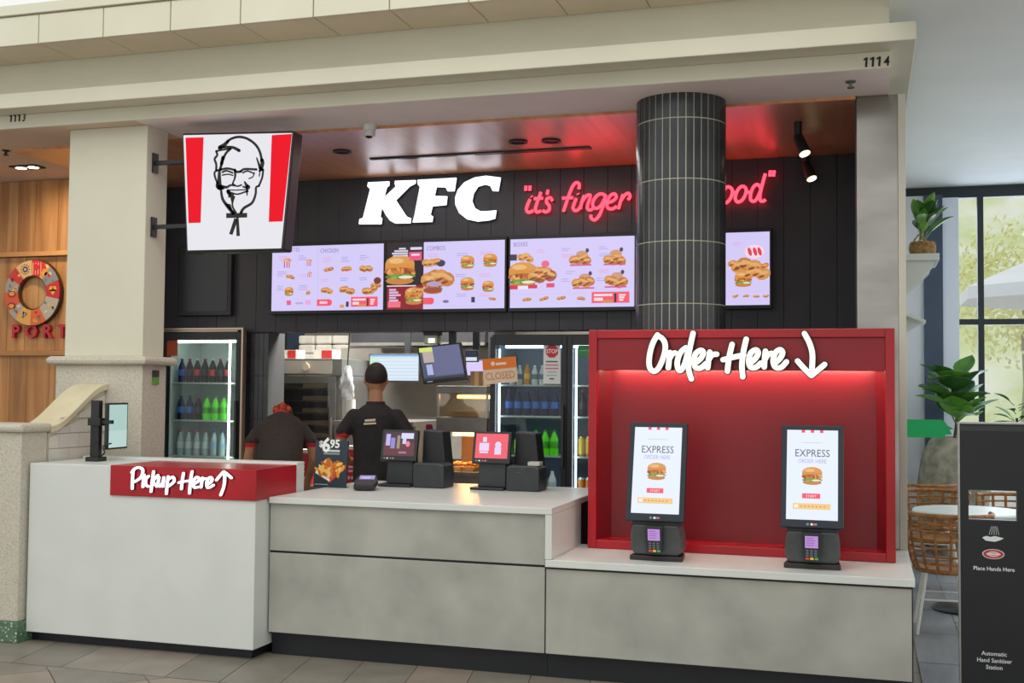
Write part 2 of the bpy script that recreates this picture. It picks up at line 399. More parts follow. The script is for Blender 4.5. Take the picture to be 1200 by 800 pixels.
# ---- bulkhead over the shop fronts (bands run along the front and turn back at the right end)
def lband(name, m, xr, y0, z0, z1, label, ret=0.16):
    mb = MB(); mb.prism([(-10.5,y0),(xr,y0),(xr,12.9),(xr-ret,12.9),(xr-ret,y0+0.6),(-10.5,y0+0.6)], lambda u,v,h: Vector((u,v,h)), z0, z1)
    return struct(mb.build(name, m, bevel=0.006), label)
lband('trim_1', M_cream, 0.147, 6.83, ZS+0.001, 3.57, 'lower cream fascia band carrying the shop numbers', 0.19)
lband('trim_2', M_cream, 0.279, 6.65, 3.57, 3.675, 'projecting cream cornice band above the shop numbers', 0.33)
MB().prism([(-10.5,6.8),(0.139,6.8),(0.139,12.9),(-10.5,12.9)], lambda u,v,h: Vector((u,v,h)), 3.676, 4.3).build('wall_upper', M_cream)
struct(bpy.data.objects['wall_upper'], 'cream upper wall of the bulkhead under the gallery')
tr3 = MB().box(-10.5,6.42,3.935,0.139,6.799,4.2).build('trim_3', M_soffit_tan); struct(tr3, 'tan underside of the gallery ledge')
sx = [-10.5+0.512*i for i in range(-1, 25)]
for i in range(21):
    x0 = -10.44+0.512*i; 
    if x0+0.5 > 0.2: break
    box('ledge_panel', M_soffit_tan, x0, 6.42, 3.925, x0+0.504, 6.79, 3.9345, tr3)
    box('parapet_panel', M_cream, x0, 6.40, 3.925, x0+0.504, 6.418, 4.12, tr3, 0.003)
box('parapet_cap', M_cream, -10.5, 6.385, 4.13, 0.139, 6.43, 4.2, tr3, 0.004)
# shop numbers
for s, px, py in (('1113', 20, 137), ('1114', 1026, 71)):
    q = P(px, py, 6.829); pl = front(q.x, 6.829, q.z-0.034); mb = MB()
    for k, ch_ in enumerate(s):
        u = (k-1.5)*0.036
        if ch_ == '1': ribbon(mb, [(u+0.002,0.0),(u+0.006,0.056)], 0.0115, pl, 0.0, 0.002, None, False); ribbon(mb, [(u+0.005,0.052),(u-0.011,0.042)], 0.0095, pl, 0.0, 0.0018, None, False)
        else: text(mb, ch_, pl, u+0.006, 0.0, 0.078, 0.002, bold=0.02, shear=0.08, wscale=0.8)
    tag(mb.build('shop_number', M_ink), 'black shop number 1113 at the left end of the cream fascia' if s == '1113' else 'black shop number 1114 at the right corner of the cream fascia', 'number')
# ---- ceilings
struct(box('ceiling_soffit', M_plaster, -4.86, 6.84, ZS, 0.147, 7.43, ZS+0.1), 'pale plaster soffit behind the fascia')
struct(box('ceiling_left', M_portceil, -10.5, 6.84, ZS, -4.861, 8.62, ZS+0.1), 'tan ceiling of the neighbouring shop')
cw = struct(MB().box(-6.4,7.431,ZS-0.02,-0.05,YW,ZS+0.08).build('ceiling_wood', M_ceilwood), 'glossy wood veneer ceiling over the counter')
struct(box('ceiling_mall', M_mallceil, 0.1395, 3.2, 3.80, 7.0, 13.2, 3.9), 'pale grey ceiling over the seating area')
# ---- black menu wall with boards
wb = struct(MB().box(-6.4,YW+0.02,2.11,-0.05,YW+0.2,ZS).build('wall_back', M_blackgap), 'black boarded wall behind the menu screens')
for i in range(32):
    x0 = -6.4+i*0.2
    if x0 > -0.06: break
    x1 = min(x0+0.1985, -0.05); zb = 2.11 if x1 < -2.15 else 2.11
    box('wall_board', M_blackwall, x0, YW, zb, x1, YW+0.025, ZS-0.021, wb, 0.003)
struct(box('wall_right', M_blackwall, -2.12, YW, 0, -0.05, YW+0.2, 2.108), 'black wall behind the order point')
box('wall_jamb', M_blackwall, -0.054, 7.47, 0, -0.02, YW, ZS-0.021); struct(bpy.data.objects['wall_jamb'], 'dark jamb beside the steel panel')
struct(box('wall_side', M_white, 0.20, 7.49, 0, 0.245, 12.88, ZS), 'white side wall beside the steel panel')
# tiled black pier left of the kitchen opening
tp = struct(MB().box(-5.36,YW+0.012,0,-5.07,YW+0.3,2.11).build('wall_pier', M_darkgrout), 'black tiled pier beside the kitchen opening')
tw, th = 0.046, 0.38
for i in range(6):
    for j in range(6):
        z0 = 2.10-(j+1)*th
        if z0 < 0.2: continue
        box('tile', M_tileblack, -5.355+i*0.048, YW, z0+0.003, -5.355+i*0.048+tw-0.002, YW+0.014, z0+th, tp)
# kitchen shell
struct(box('wall_kitchen_back', M_grey, -6.4, 12.0, 0, -0.05, 12.1, 3.0), 'grey rear wall of the kitchen')
struct(box('wall_kitchen_left', M_grey, -6.5, YW+0.2, 0, -6.4, 12.0, 3.0), 'grey left wall of the kitchen')
struct(box('wall_kitchen_right', M_grey, -2.0, YW+0.21, 0, -1.9, 12.0, 3.0), 'grey right wall of the kitchen')
struct(box('ceiling_kitchen', M_grey, -6.4, YW+0.21, 3.0, -0.05, 12.0, 3.1), 'kitchen ceiling')
# ---- neighbouring shop: pine wall
wl = struct(MB().box(-10.5,8.63,0,-6.3,8.8,ZS).build('wall_left', mat('pine_backing','#5a3a20',0.8)), 'pine boarded wall of the neighbouring shop')
zr = [(0.0,1.885),(1.93,2.77),(2.82,ZS-0.01)]
for k,(z0,z1) in enumerate(zr):
    x = -8.6
    while x < -6.35:
        wd = random.choice((0.14,0.19,0.19,0.24)); wd = min(wd, -6.3-x); box('board', M_pine, x, 8.60, z0, x+wd-0.003, 8.631, z1, wl); x += wd
M_pinerail = wood('pine_rail', '#a8733f', '#bd8850', '#cb9f69', 0, 0.8, 0.5)
for z in (1.885, 2.775): box('rail', M_pinerail, -8.6, 8.555, z, -6.3, 8.63, z+0.042, wl, 0.003)

struct(box('wall_partition', M_blackwall, -6.29, 8.6, 0, -6.2, YW, ZS-0.021), 'black partition between the two shops')
# ---- square cream pillar with stone base
pil = thing('pillar', (-5.17,7.1,0), 'square cream pillar with pale granite base beside the portrait sign', 'pillar')
box('shaft', M_cream, -5.50, 6.97, 1.83, -4.85, 7.225, ZS, pil, 0.006)
mb = MB()
prof = [(0.0,-0.03),(0.035,-0.03),(0.05,-0.018),(0.055,0.0),(0.05,0.018),(0.035,0.03),(0.0,0.03)]
for k,(d,z) in enumerate(prof): pass
ring = [[(-5.54-d,6.95-d),(-4.83+d,6.95-d),(-4.83+d,7.235+d),(-5.54-d,7.235+d)] for d,z in prof]
vs = []; fs = []
for k,(d,z) in enumerate(prof): vs += [(x,y,1.80+z) for x,y in ring[k]]
for k in range(len(prof)-1):
    for q in range(4): fs.append((k*4+q,k*4+(q+1)%4,(k+1)*4+(q+1)%4,(k+1)*4+q))
mb.add(vs, fs+[(3,2,1,0),tuple(range(len(vs)-4,len(vs)))]); mb.build('moulding', M_granite, pil)
box('stone_base', M_granite, -5.55, 6.945, 0, -4.83, 7.235, 1.77, pil, 0.006)
q = P(181,440,7.1)
sock = thing('wall_plate', (-4.828, q.y, q.z), 'small black and green switch plate on the granite pillar base', 'switch')
box('plate', M_darkplastic, -4.829, 7.06, 1.685, -4.818, 7.13, 1.735, sock); box('green_label', mat('green_label','#5f9a3c',0.5), -4.829, 7.06, 1.635, -4.819, 7.13, 1.684, sock)

# ---- low granite pier and swooping wall in front of the pillar
gp = thing('granite_pier', (-5.6,6.2,0), 'low granite pier with green terrazzo foot left of the pickup counter', 'pier')
box('pier_body', M_granite, -6.6, 6.10, 0.13, -5.12, 6.34, 1.32, gp, 0.005)
box('coping', M_granite, -6.62, 6.07, 1.32, -5.095, 6.36, 1.375, gp, 0.02)
box('terrazzo_foot', M_terrazzo, -6.61, 6.085, 0, -5.105, 6.35, 0.129, gp, 0.004)
sw = thing('swoop_wall', (-5.22,6.66,0), 'low wall with sweeping cream cap climbing to the pillar', 'wall')
def sz(y):
    t = (y-6.36)/(6.94-6.36); t = max(0,min(1,t)); return 1.34+0.25*(t*t*(3-2*t))+0.03*t
ys = [6.362+0.582*i/20 for i in range(21)]
mb = MB(); mb.prism([(6.362,0)]+[(6.944,0)]+[(y,sz(y)-0.03) for y in reversed(ys)], lambda u,v,h: Vector((h,u,v)), -5.33, -5.135); mb.build('core', M_cream, sw)
mb = MB(); mb.prism([(y,sz(y)-0.029) for y in ys]+[(y,sz(y)+0.015) for y in reversed(ys)], lambda u,v,h: Vector((h,u,v)), -5.35, -5.105); mb.build('cap', mat('cream_cap','#d8cfae',0.6,noise=(4,'#cfc5a4',0.4,0.6)), sw, bevel=0.004)
rh = 0.098
for r in range(16):                        # wall tiles on the counter side
    z0 = 0.03+r*rh
    for c in range(3):
        y0 = 6.365+c*0.2+(0.1 if r%2 else 0)-0.1; y1 = y0+0.196; y0 = max(y0,6.365); y1 = min(y1,6.94)
        if y1-y0 < 0.03: continue
        zt = min(z0+rh-0.004, sz(y0)-0.06)
        ztb = min(z0+rh-0.004, sz(y1)-0.06)
        if zt-z0 < 0.015 and ztb-z0 < 0.015: continue
        zt = max(zt, z0+0.004); ztb = max(ztb, z0+0.004)
        MB().prism([(y0,z0),(y1,z0),(y1,ztb),(y0,zt)], lambda u,v,h: Vector((h,u,v)), -5.134, -5.125).build('tile', M_tilewhite, sw)

# ================================================================== COUNTERS
# pickup counter
pk = thing('pickup_counter', (-4.3,6.45,0), 'tall white pickup counter box with red lit band on its right', 'counter')
ztop = 1.125
mb = MB(); XL, XR, YF, YBk = -5.10, -3.48, 6.16, 6.78
box('body', M_white, XL, YF, 0.06, XR, YBk, ztop-0.0, pk, 0.004)
box('kick', M_kick, XL, YF+0.06, 0, XR-0.04, YBk, 0.058, pk)
rb = P(130,560,YF-0.004)
red = MB().box(rb.x, YF-0.012, 0.943, XR+0.008, YBk-0.12, ztop+0.004).build('red_band', M_red, pk, bevel=0.003)
box('rear_upstand', M_white, XL, YBk-0.1, ztop, XR, YBk, ztop+0.018, pk, 0.003)
def strokes(spec, fn, scale_in=None):
    return [[scale_in(*p) for p in s] for s in spec] if scale_in else spec
pick = [[(158,551),(157.3,562),(157,572)],[(156.5,553),(160.5,548.5),(166,547.5),(169.5,551),(167,559),(160,564)],[(171,556),(170,563),(169.5,570)],
 [(176,557.5),(173,561),(173,567.5),(176,569.5)],[(182,552),(180.5,563),(179,575.5)],[(187,556.5),(181.5,563.5),(186,569.5)],
 [(188.5,559),(187.3,566),(190,569.5),(193,564),(194,559)],[(194,559),(193,569.5)],[(199,558),(197.8,568),(197,578)],[(199.5,561),(204.5,558.5),(206,563.5),(200,569)],
 [(217,554),(215.5,563),(214.5,572.5)],[(227,552),(225,564),(224,577.5)],[(211.5,565),(219,563.5),(227,562.5)],
 [(228.5,567),(233.5,564),(235.5,560.5),(232,558.8),(228.6,564),(229.5,570.5),(235,570)],[(239,559.5),(237.5,570.5)],[(238.5,563.5),(240.5,560.5),(243,560.5)],
 [(244.5,567),(249,564.5),(250.5,560.5),(247.5,559),(244.2,564.5),(245.5,571),(252,568)],[(260.5,579.5),(264,570),(265.2,560),(264.5,552.5)],[(255.5,562),(260,556.5),(264,552.2)],[(264,552.2),(268.5,555.5),(273,559.5)]]
def lit_lettering(name, spec, Y, wpx, m_face, m_back, parent_label, cat, proud, halo, cuts):
    q0 = P(spec[0][0][0], spec[0][0][1], Y)
    root = thing(name, (q0.x, Y, q0.z), parent_label, cat)
    pl = front(0, Y, 0); k = (P(101,500,Y)-P(100,500,Y)).length
    kk = (P(spec[0][0][0]+50, 500, Y)-P(spec[0][0][0]-50,500,Y)).length/100
    for c0, c1, nm in cuts:
        face, back = MB(), MB()
        for s in spec[c0:c1]:
            pts = [(P(x,y,Y).x, P(x,y,Y).z) for x,y in s]
            ribbon(face, pts, wpx*kk, pl, proud, proud+0.012)
            if halo: ribbon(back, pts, (wpx+halo)*kk, pl, 0.0, proud)
        f_ = face.build('lit_'+nm, m_face, root)
        if halo: back.build('backing', m_back, f_)
    return root
lit_lettering('lettering_sign', pick, YF-0.0125, 2.3, M_lettwhite, mat('dark_red_backing','#6d0a12',0.5), 'white brush lettering Pickup Here with up arrow on red band', 'lettering', 0.012, 0.9, [(0,10,'word'),(10,17,'word'),(17,20,'arrow')])

# main service counter
XM0, XM1 = -3.468, -1.728
cb = thing('counter_cabinet', ((XM0+XM1)/2,7.0,0), 'concrete look service counter front under the tills', 'counter')
box('carcass', M_kick, XM0, Y1+0.015, 0.13, XM1, 7.68, 0.905, cb)
box('kick_plate', M_kick, XM0, Y1+0.05, 0, XM1, Y1+0.075, 0.13, cb)
box('front_panel', M_concrete, XM0, Y1, 0.14, XM1-0.004, Y1+0.018, 0.618, cb, 0.002)
box('front_panel', M_concrete, XM0, Y1, 0.632, XM1-0.004, Y1+0.018, 0.917, cb, 0.002)
wt = thing('counter_worktop', (-2.6,7.0,0.91), 'white service worktop carrying the two tills', 'worktop')
box('slab', M_white, XM0, Y1-0.02, 0.918, -1.688, 7.72, 0.955, wt, 0.003)
box('end_panel', M_white, -1.7275, Y1-0.018, 0.668, -1.688, 7.0, 0.917, wt, 0.002)
# kiosk counter
XK1 = 0.232
kb = thing('kiosk_cabinet', (-0.75,6.7,0), 'lower concrete look counter front under the order screens', 'counter')
box('carcass', M_kick, XM1+0.002, Y1+0.015, 0.13, XK1-0.006, 7.0, 0.62, kb)
box('kick_plate', M_kick, XM1+0.002, Y1+0.05, 0, XK1-0.05, Y1+0.075, 0.13, kb)
box('front_panel', M_concrete, XM1+0.004, Y1, 0.14, XK1-0.006, Y1+0.018, 0.612, kb, 0.002)
box('side_panel', M_kick, XK1-0.005, Y1+0.004, 0.13, XK1, 7.4, 0.62, kb)
kw = thing('kiosk_worktop', (-0.75,6.7,0.62), 'low white worktop carrying the red order booth', 'worktop')
mb = MB(); mb.prism([(XM1+0.002,Y1-0.02),(0.242,Y1-0.02),(0.242,7.448),(-0.05,7.448),(-0.05,7.03),(XM1+0.002,7.03)], lambda u,v,h: Vector((u,v,h)), 0.625, 0.666); mb.build('slab', M_white, kw, bevel=0.003)

# ================================================================== COLUMN
cxy = P(797.5,300,7.335); CX, CY, CR = cxy.x, 7.335, 0.285
colm = thing('tiled_column', (CX,CY,0), 'round column clad in narrow black vertical tiles behind order booth', 'column')
MB().lathe([(0,0),(CR-0.003,0),(CR-0.003,ZS),(0,ZS)], (CX,CY,0), 48).build('core', M_grout, colm, smooth=True)
NT = 36; zr = [3.311+0.386, 3.311, 2.931, 2.545, 2.157, 1.77, 1.385]
tmesh = {}
for r in range(6):
    z1, z0 = min(zr[r], ZS-0.001), zr[r+1]+0.007
    key = round(z1-z0,4)
    for i in range(NT):
        a = 2*PI*i/NT
        if key not in tmesh:
            da = PI/NT*0.86; mb = MB(); vs = []
            for rr in (CR-0.012, CR):
                for an in (-da,-da/3,da/3,da):
                    for z in (0,z1-z0): vs.append((rr*math.cos(an), rr*math.sin(an), z))
            fs = []
            for b0 in (0,8):
                for k in range(3): fs.append((b0+k*2,b0+k*2+2,b0+k*2+3,b0+k*2+1))
            for k in range(3): fs += [(k*2,k*2+2,8+k*2+2,8+k*2),(k*2+1,k*2+3,8+k*2+3,8+k*2+1)]
            fs += [(0,1,9,8),(6,7,15,14)]
            mb.add(vs, fs); o = mb.build('tile', M_tileblack, colm); 
            # rebuild verts around tile-local origin (column axis)
            for v, src in zip(o.data.vertices, vs): v.co = src
            tmesh[key] = o.data
        else:
            o = bpy.data.objects.new('tile', tmesh[key]); COL.objects.link(o); o.parent = colm
        o.location = (0,0,z0); o.rotation_euler = (0,0,a)

# ================================================================== STEEL PANEL
sp = thing('steel_panel', (0.08,7.47,0.66), 'tall mirror finish steel panel right of the red booth', 'panel')
box('steel_sheet', M_mirrorsteel, -0.045, 7.45, 0.667, 0.199, 7.48, ZS, sp, 0.003)
box('edge_trim', mat('cream_edge','#d6d3c4',0.5), 0.2, 7.452, 0.0, 0.244, 7.485, ZS, sp, 0.002)

# ================================================================== RED ORDER BOOTH
BX0, BX1, BZ0, BZ1, BY = -1.612, 0.162, 0.667, 1.988, 6.857
YBP = 7.02
bo = thing('order_booth', ((BX0+BX1)/2,6.94,BZ0), 'glossy red recessed booth framing two order screens', 'booth')
ft = 0.052
mb = MB(); mb.box(BX0,BY,BZ0,BX0+ft,YBP+0.02,BZ1).box(BX1-ft,BY,BZ0,BX1,YBP+0.02,BZ1).box(BX0+ft,BY,BZ1-ft,BX1-ft,YBP+0.02,BZ1).box(BX0+ft,BY,BZ0,BX1-ft,YBP+0.02,BZ0+ft)
mb.build('frame', M_red, bo, bevel=0.004)
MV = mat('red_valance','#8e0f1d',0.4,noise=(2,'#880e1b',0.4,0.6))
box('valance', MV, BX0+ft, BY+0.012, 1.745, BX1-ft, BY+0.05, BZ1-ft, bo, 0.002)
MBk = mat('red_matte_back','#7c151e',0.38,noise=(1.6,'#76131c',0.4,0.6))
xl, xr_ = P(717,500,YBP).x, P(1027,500,YBP).x
box('back_panel', MBk, BX0+ft, YBP, BZ0+ft, BX1-ft, YBP+0.018, BZ1-ft, bo)
for xa, xb in ((BX0+ft, xl), (BX1-ft, xr_)):
    mb = MB(); mb.prism([(xa,BY+0.052),(xb,YBP-0.001),(xa,YBP-0.001)], lambda u,v,h: Vector((u,v,h)), BZ0+ft, 1.744); mb.build('cheek_panel', MBk, bo)
box('led_strip', M_led, xl+0.02, 6.945, 1.7535, xr_-0.02, 6.957, 1.7595, bo)
mb = MB(); mb.box(BX0+ft, BY+0.051, 1.760, BX1-ft, YBP-0.001, 1.772); mb.build('light_shelf', M_red, bo)
order = [[(771.5,392.5),(766.5,401),(763,412),(761.5,424),(763,432),(767.5,435),(772.5,431.5),(777.5,421),(780.5,409),(779.5,400.5),(775.5,395.5),(772,394)],
 [(786,413),(785,422),(784,431)],[(785,421),(788.5,415),(792,413.5)],[(804.5,407.5),(798,413.5),(794.5,424),(795.5,432),(798.5,434),(803,427),(806.5,414)],
 [(813,390.5),(810,404),(807.3,420),(808,434),(811,444)],[(814.5,426),(821.5,420.5),(825,413.5),(822,410.5),(816,414.5),(813.8,423.5),(816,430.5),(822,431),(828,426)],
 [(832.5,412.5),(831,422),(830,431)],[(831,422),(835,416),(840.5,415)],[(858.5,403.5),(855,419),(853,435)],[(875,397.5),(871.8,412),(870,428),(871,441.5)],[(848,421.5),(858,419),(872,416)],
 [(878.5,426),(885,421),(889,414),(886.5,410),(880.5,413.5),(878,422.5),(880,430),(886,430.5),(892,425.5)],[(897.5,411.5),(896.5,421),(896,430)],[(897,421),(900,416),(904.5,414)],
 [(907.5,426),(914,420.5),(917.5,413.5),(914.5,409.8),(909,413.5),(906.5,422.5),(909,430),(915.5,430.5),(922,424)],
 [(943,391),(949,402.5),(952.3,416),(951.5,436)],[(935,423),(943,432),(951,440)],[(951,440),(959,433.5),(966.5,427)]]
lit_lettering('lettering_sign', order, 6.854, 6.0, M_lettwarm, M_ink, 'large white brush lettering Order Here with down arrow on booth', 'lettering', 0.022, 2.4, [(0,8,'word'),(8,15,'word'),(15,18,'arrow')])

# ================================================================== ORDER KIOSKS
def burger(mb, fn, u, v, s, h, rnd=random):
    B = hx('#d08a45'); disc(mb,fn,u,v+0.28*s,0.5*s,0.26*s,h,hx('#d9964e')); rect(mb,fn,u-0.5*s,v+0.05*s,u+0.5*s,v+0.26*s,h,hx('#cf8942'))
    disc(mb,fn,u,v+0.02*s,0.54*s,0.13*s,h*1.3,hx('#b5622a')); disc(mb,fn,u-0.15*s,v-0.04*s,0.3*s,0.09*s,h*1.5,hx('#c77a35'))
    disc(mb,fn,u+0.05*s,v-0.13*s,0.5*s,0.07*s,h*1.6,hx('#6f9a3a')); disc(mb,fn,u+0.2*s,v-0.16*s,0.25*s,0.05*s,h*1.7,hx('#e9e2c8'))
    disc(mb,fn,u,v-0.27*s,0.48*s,0.13*s,h*1.4,hx('#c67f3d'))
    r_ = random.Random(int(abs(u*1000+v*777)))
    for k in range(9): disc(mb,fn,u+r_.uniform(-.46,.46)*s,v+r_.uniform(-.08,.1)*s,0.09*s,0.05*s,h*1.55+k*1e-5,hx(r_.choice(['#a8541f','#d9964a','#8f4416','#e3ac62'])),7,r_.uniform(0,3))
    for k in range(5): disc(mb,fn,u+(k-2)*0.2*s,v-(0.15+0.03*(k%2))*s,0.1*s,0.05*s,h*1.65+k*1e-5,hx('#86b048' if k%2 else '#557f2c'),7,0.4*k)
    disc(mb,fn,u-0.12*s,v+0.36*s,0.26*s,0.09*s,h*1.2,hx('#e9b877'))
def chicken(mb, fn, u, v, s, h, n=4, tone='#c47a3c', seed=1):
    r = random.Random(seed)
    for i in range(n):
        a = u+(i-(n-1)/2)*0.9*s/n+r.uniform(-.05,.05)*s; c = v+r.uniform(-.1,.14)*s
        disc(mb,fn,a,c,0.62*s/n+0.12*s,0.24*s,h*(1+0.2*i),hx(tone) if i%2 else hx('#d4924f'),10,r.uniform(-.5,.5))
        disc(mb,fn,a+0.04*s,c+0.06*s,0.2*s,0.07*s,h*(2.2+0.1*i),hx('#e0ab6c'),8,r.uniform(-.5,.5)); disc(mb,fn,a-0.08*s,c-0.1*s,0.14*s,0.05*s,h*(2.3+0.1*i),hx('#8a4a22'),8,0.3)
def kiosk(px, label):
    base = PZ(px, 656, 0.6665); bx_, by_ = base.x, 6.53
    root = thing('order_kiosk', (bx_,by_,0.6665), label, 'kiosk', 'order kiosks in the red booth')
    zb = 0.6665
    MB().prism([(-0.15,-0.06),(0.15,-0.06),(0.135,0.12),(-0.135,0.12)], lambda u,v,h: Vector((bx_+u,by_+v,zb+h)), 0.0, 0.028).build('base_plate', mat('kiosk_base','#2a2222',0.4), root, bevel=0.004)
    # stand: body with curved flanks
    prof = [(-0.125,0.03),(-0.145,0.07),(-0.142,0.15),(-0.128,0.205),(0.128,0.205),(0.142,0.15),(0.145,0.07),(0.125,0.03)]
    mb = MB(); n = len(prof); rows = [(-0.05,1.0),(-0.085,0.94),(-0.03,0.98),(0.06,0.9)]
    mb.prism([(u,v) for u,v in prof], lambda u,v,h: Vector((bx_+u,by_-0.045-0.05*(v/0.2)+h+(0.12 if h>0.05 else 0),zb+v)), 0.0, 0.06); mb.build('stand_body', M_greyplastic, root, bevel=0.012)
    MB().box(bx_-0.135,by_-0.085,zb+0.2,bx_+0.135,by_+0.05,zb+0.245).build('neck', M_darkplastic, root, bevel=0.006)
    # tilted screen
    ct, st = math.cos(math.radians(14)), math.sin(math.radians(14))
    W_, H_ = 0.33, 0.565; z0s, y0s = zb+0.225, by_-0.115
    pl = Plane((bx_-W_/2,y0s,z0s), (1,0,0), (0,st,ct))
    mb = MB(); mb.prism([(0,0),(W_,0),(W_,H_),(0,H_)], pl, -0.035, 0.0); mb.build('screen_housing', M_bezel, root, bevel=0.006)
    d = MB(); u0, u1, v0, v1 = 0.03, W_-0.03, 0.045, H_-0.028
    rect(d, pl, u0,v0,u1,v1, 0.0012, hx('#e6eefc'))
    w_, h_ = u1-u0, v1-v0; U = lambda a: u0+a*w_; V = lambda a: v0+(1-a)*h_
    for a in (0.32,0.5,0.68): rect(d, pl, U(a)-0.009, V(0.03), U(a)+0.009, V(0.0), 0.002, hx('#f0405a'))
    for k in range(9): rect(d, pl, U(0.29+k*0.047), V(0.146), U(0.29+k*0.047)+0.008, V(0.138), 0.002, hx('#b9bfd6'))
    text(d, 'EXPRESS', pl, U(0.5), V(0.30), 0.058, 0.002, hx('#4a4f5a'), wscale=0.86)
    text(d, 'ORDER HERE', pl, U(0.5), V(0.372), 0.032, 0.002, hx('#a9a4d8'), wscale=0.8)
    burger(d, pl, U(0.5), V(0.53), 0.105, 0.002)
    rect(d, pl, U(0.31), V(0.765), U(0.66), V(0.71), 0.002, hx('#ee5468')); text(d, 'START', pl, U(0.485), V(0.752), 0.019, 0.003, hx('#ffe6ea'))
    rect(d, pl, U(0.13), V(0.885), U(0.86), V(0.82), 0.002, hx('#f2c98a'))
    for k in range(7): rect(d, pl, U(0.27+k*0.075), V(0.862), U(0.31+k*0.075), V(0.845), 0.003, hx('#dca24c'))
    rect(d, pl, U(0.16), V(0.87), U(0.23), V(0.835), 0.003, hx('#fdf6ea'))
    d.build('display', M_screenprint, root)
    ic = MB()
    for a,c in ((0.42,'#7d8590'),(0.5,'#e8e8ee'),(0.54,'#d24a3a'),(0.58,'#7d8590')): rect(ic, pl, U(a)-0.006, 0.016, U(a)+0.006, 0.027, 0.0015, hx(c))
    ic.build('payment_icons', M_screenprint, root)
    # card reader
    pr = Plane((bx_-0.05,by_-0.098,zb+0.05), (1,0,0), (0,-0.2,1))
    rd = MB(); rd.prism([(0.004,0),(0.092,0),(0.098,0.155),(0,0.155)], pr, -0.03, 0.012)
    rd = rd.build('card_reader', M_darkplastic, root, bevel=0.004)
    x = MB(); rect(x, pr, 0.016,0.075,0.084,0.142,0.0135,hx('#b98ad0'))
    for k in range(4): rect(x, pr, 0.024,0.088+k*0.013,0.06+0.004*(k%3),0.093+k*0.013,0.0142,hx('#8b6aa8'))
    for i in range(3):
        for j in range(3): rect(x, pr, 0.02+i*0.022,0.028+j*0.014,0.034+i*0.022,0.037+j*0.014,0.0135,hx('#5a5f60'))
    for i,c in enumerate(('#c8322a','#d9b02a','#3f9a46')): rect(x, pr, 0.018+i*0.024,0.01,0.036+i*0.024,0.022,0.0135,hx(c))
    x.build('reader_display', M_screenprint, rd)
    return root
kiosk(770, 'left of the two order kiosks with tilted screen in the red booth')
kiosk(955, 'right of the two order kiosks with tilted screen in the red booth')

# ================================================================== PORTRAIT SIGN ON THE PILLAR
YS = 6.98
def sgn(x, y): q = P(x, y, YS); return (q.x, q.z)
sg = thing('hanging_sign', (P(279,293,YS).x, YS, P(279,293,YS).z), 'lit bucket shaped sign with red stripes and black line portrait', 'sign')
out = [sgn(213,156),sgn(345,153),sgn(332,293.5),sgn(218,296)]
idf = lambda u,v,h: Vector((u,YS+h,v))
def inset(poly, d):
    cx = sum(p[0] for p in poly)/4; cz = sum(p[1] for p in poly)/4
    return [(p[0]+(d if p[0]<cx else -d), p[1]+(d if p[1]<cz else -d)) for p in poly]
MB().prism(out, idf, 0.0, 0.13).build('casing', M_black, sg, bevel=0.012)
MB().prism(inset(out,0.016), idf, -0.004, 0.0).build('lit_face', M_signwhite, sg)
for poly in ([(218,161.5),(239,161),(235.5,261),(221.5,261.5)], [(319,158.5),(342.5,157),(331.5,259.5),(315.5,260)]):
    MB().prism([sgn(*p) for p in poly], idf, -0.0065, -0.0042).build('red_stripe', M_signred, sg)
def em(x, y): return sgn(235+x/5.926, 150+y/5.926)
lines = [([(190,100),(215,77),(270,63),(330,76),(385,116),(416,168),(430,230)],11),([(430,225),(434,245),(424,285)],18),([(195,92),(170,118),(138,138)],[14,20]),
 ([(138,138),(190,133),(235,138),(272,158)],[9,14]),([(112,162),(160,152),(215,146)],8),([(113,162),(120,190),(102,216),(113,252),(113,292)],10),
 ([(212,146),(178,180),(155,238),(140,288)],[10,12]),([(160,205),(150,250)],16),([(126,294),(102,308),(106,345),(122,382)],9),([(136,290),(134,340),(136,415)],[10,22]),([(122,382),(122,412),(160,418)],14),
 ([(146,425),(156,490),(188,540),(232,592)],[10,16]),([(145,290),(190,282),(245,293)],10),([(243,300),(262,306),(285,302)],11),([(285,300),(312,286),(392,289)],10),
 ([(243,293),(244,340),(226,388)],[12,6]),([(155,308),(185,298),(226,312)],8),([(155,328),(195,322),(228,330)],6),([(298,312),(330,300),(374,316)],7),([(340,352),(366,340),(378,312)],5),
 ([(228,388),(258,405),(288,396)],7),([(310,374),(322,396),(334,412)],[6,20]),([(145,405),(185,412),(212,398),(240,402)],[14,6]),([(300,408),(322,418),(332,440)],8),
 ([(192,440),(225,452),(265,460),(328,438)],7),([(190,432),(262,432),(325,428)],5),([(439,290),(432,345),(410,400)],9),([(412,298),(438,291)],8),([(410,404),(390,413),(386,460),(362,520),(306,556),(285,588)],[8,13]),
 ([(394,208),(408,250),(418,280)],[5,14]),([(417,296),(412,335)],5),([(196,440),(206,470),(200,480)],[18,6]),([(238,478),(226,520),(228,550),(250,588)],8),([(325,440),(328,470)],[10,3])]
ek = (Vector(em(110,300)).xy-Vector(em(100,300)).xy).length/10 if False else (P(285,200,YS)-P(235,200,YS)).length/(50*5.926)
mb = MB()
for pts, wd in lines:
    ww = [a*ek*1.45 for a in wd] if isinstance(wd, list) else wd*ek*1.4
    ribbon(mb, [em(*p) for p in pts], ww, idf, -0.009, -0.006, sub=4)
for poly in ([(186,436),(236,462),(232,482),(222,528),(215,500),(208,470)], [(170,520),(212,530),(232,592),(200,560)], [(183,592),(327,590),(327,622),(183,626)],
             [(240,624),(203,736),(225,743),(262,640)], [(252,622),(254,750),(277,750),(268,622)]):
    mb.prism([em(*p) for p in poly], idf, -0.009, -0.006)
mb.build('line_emblem', M_ink, sg)
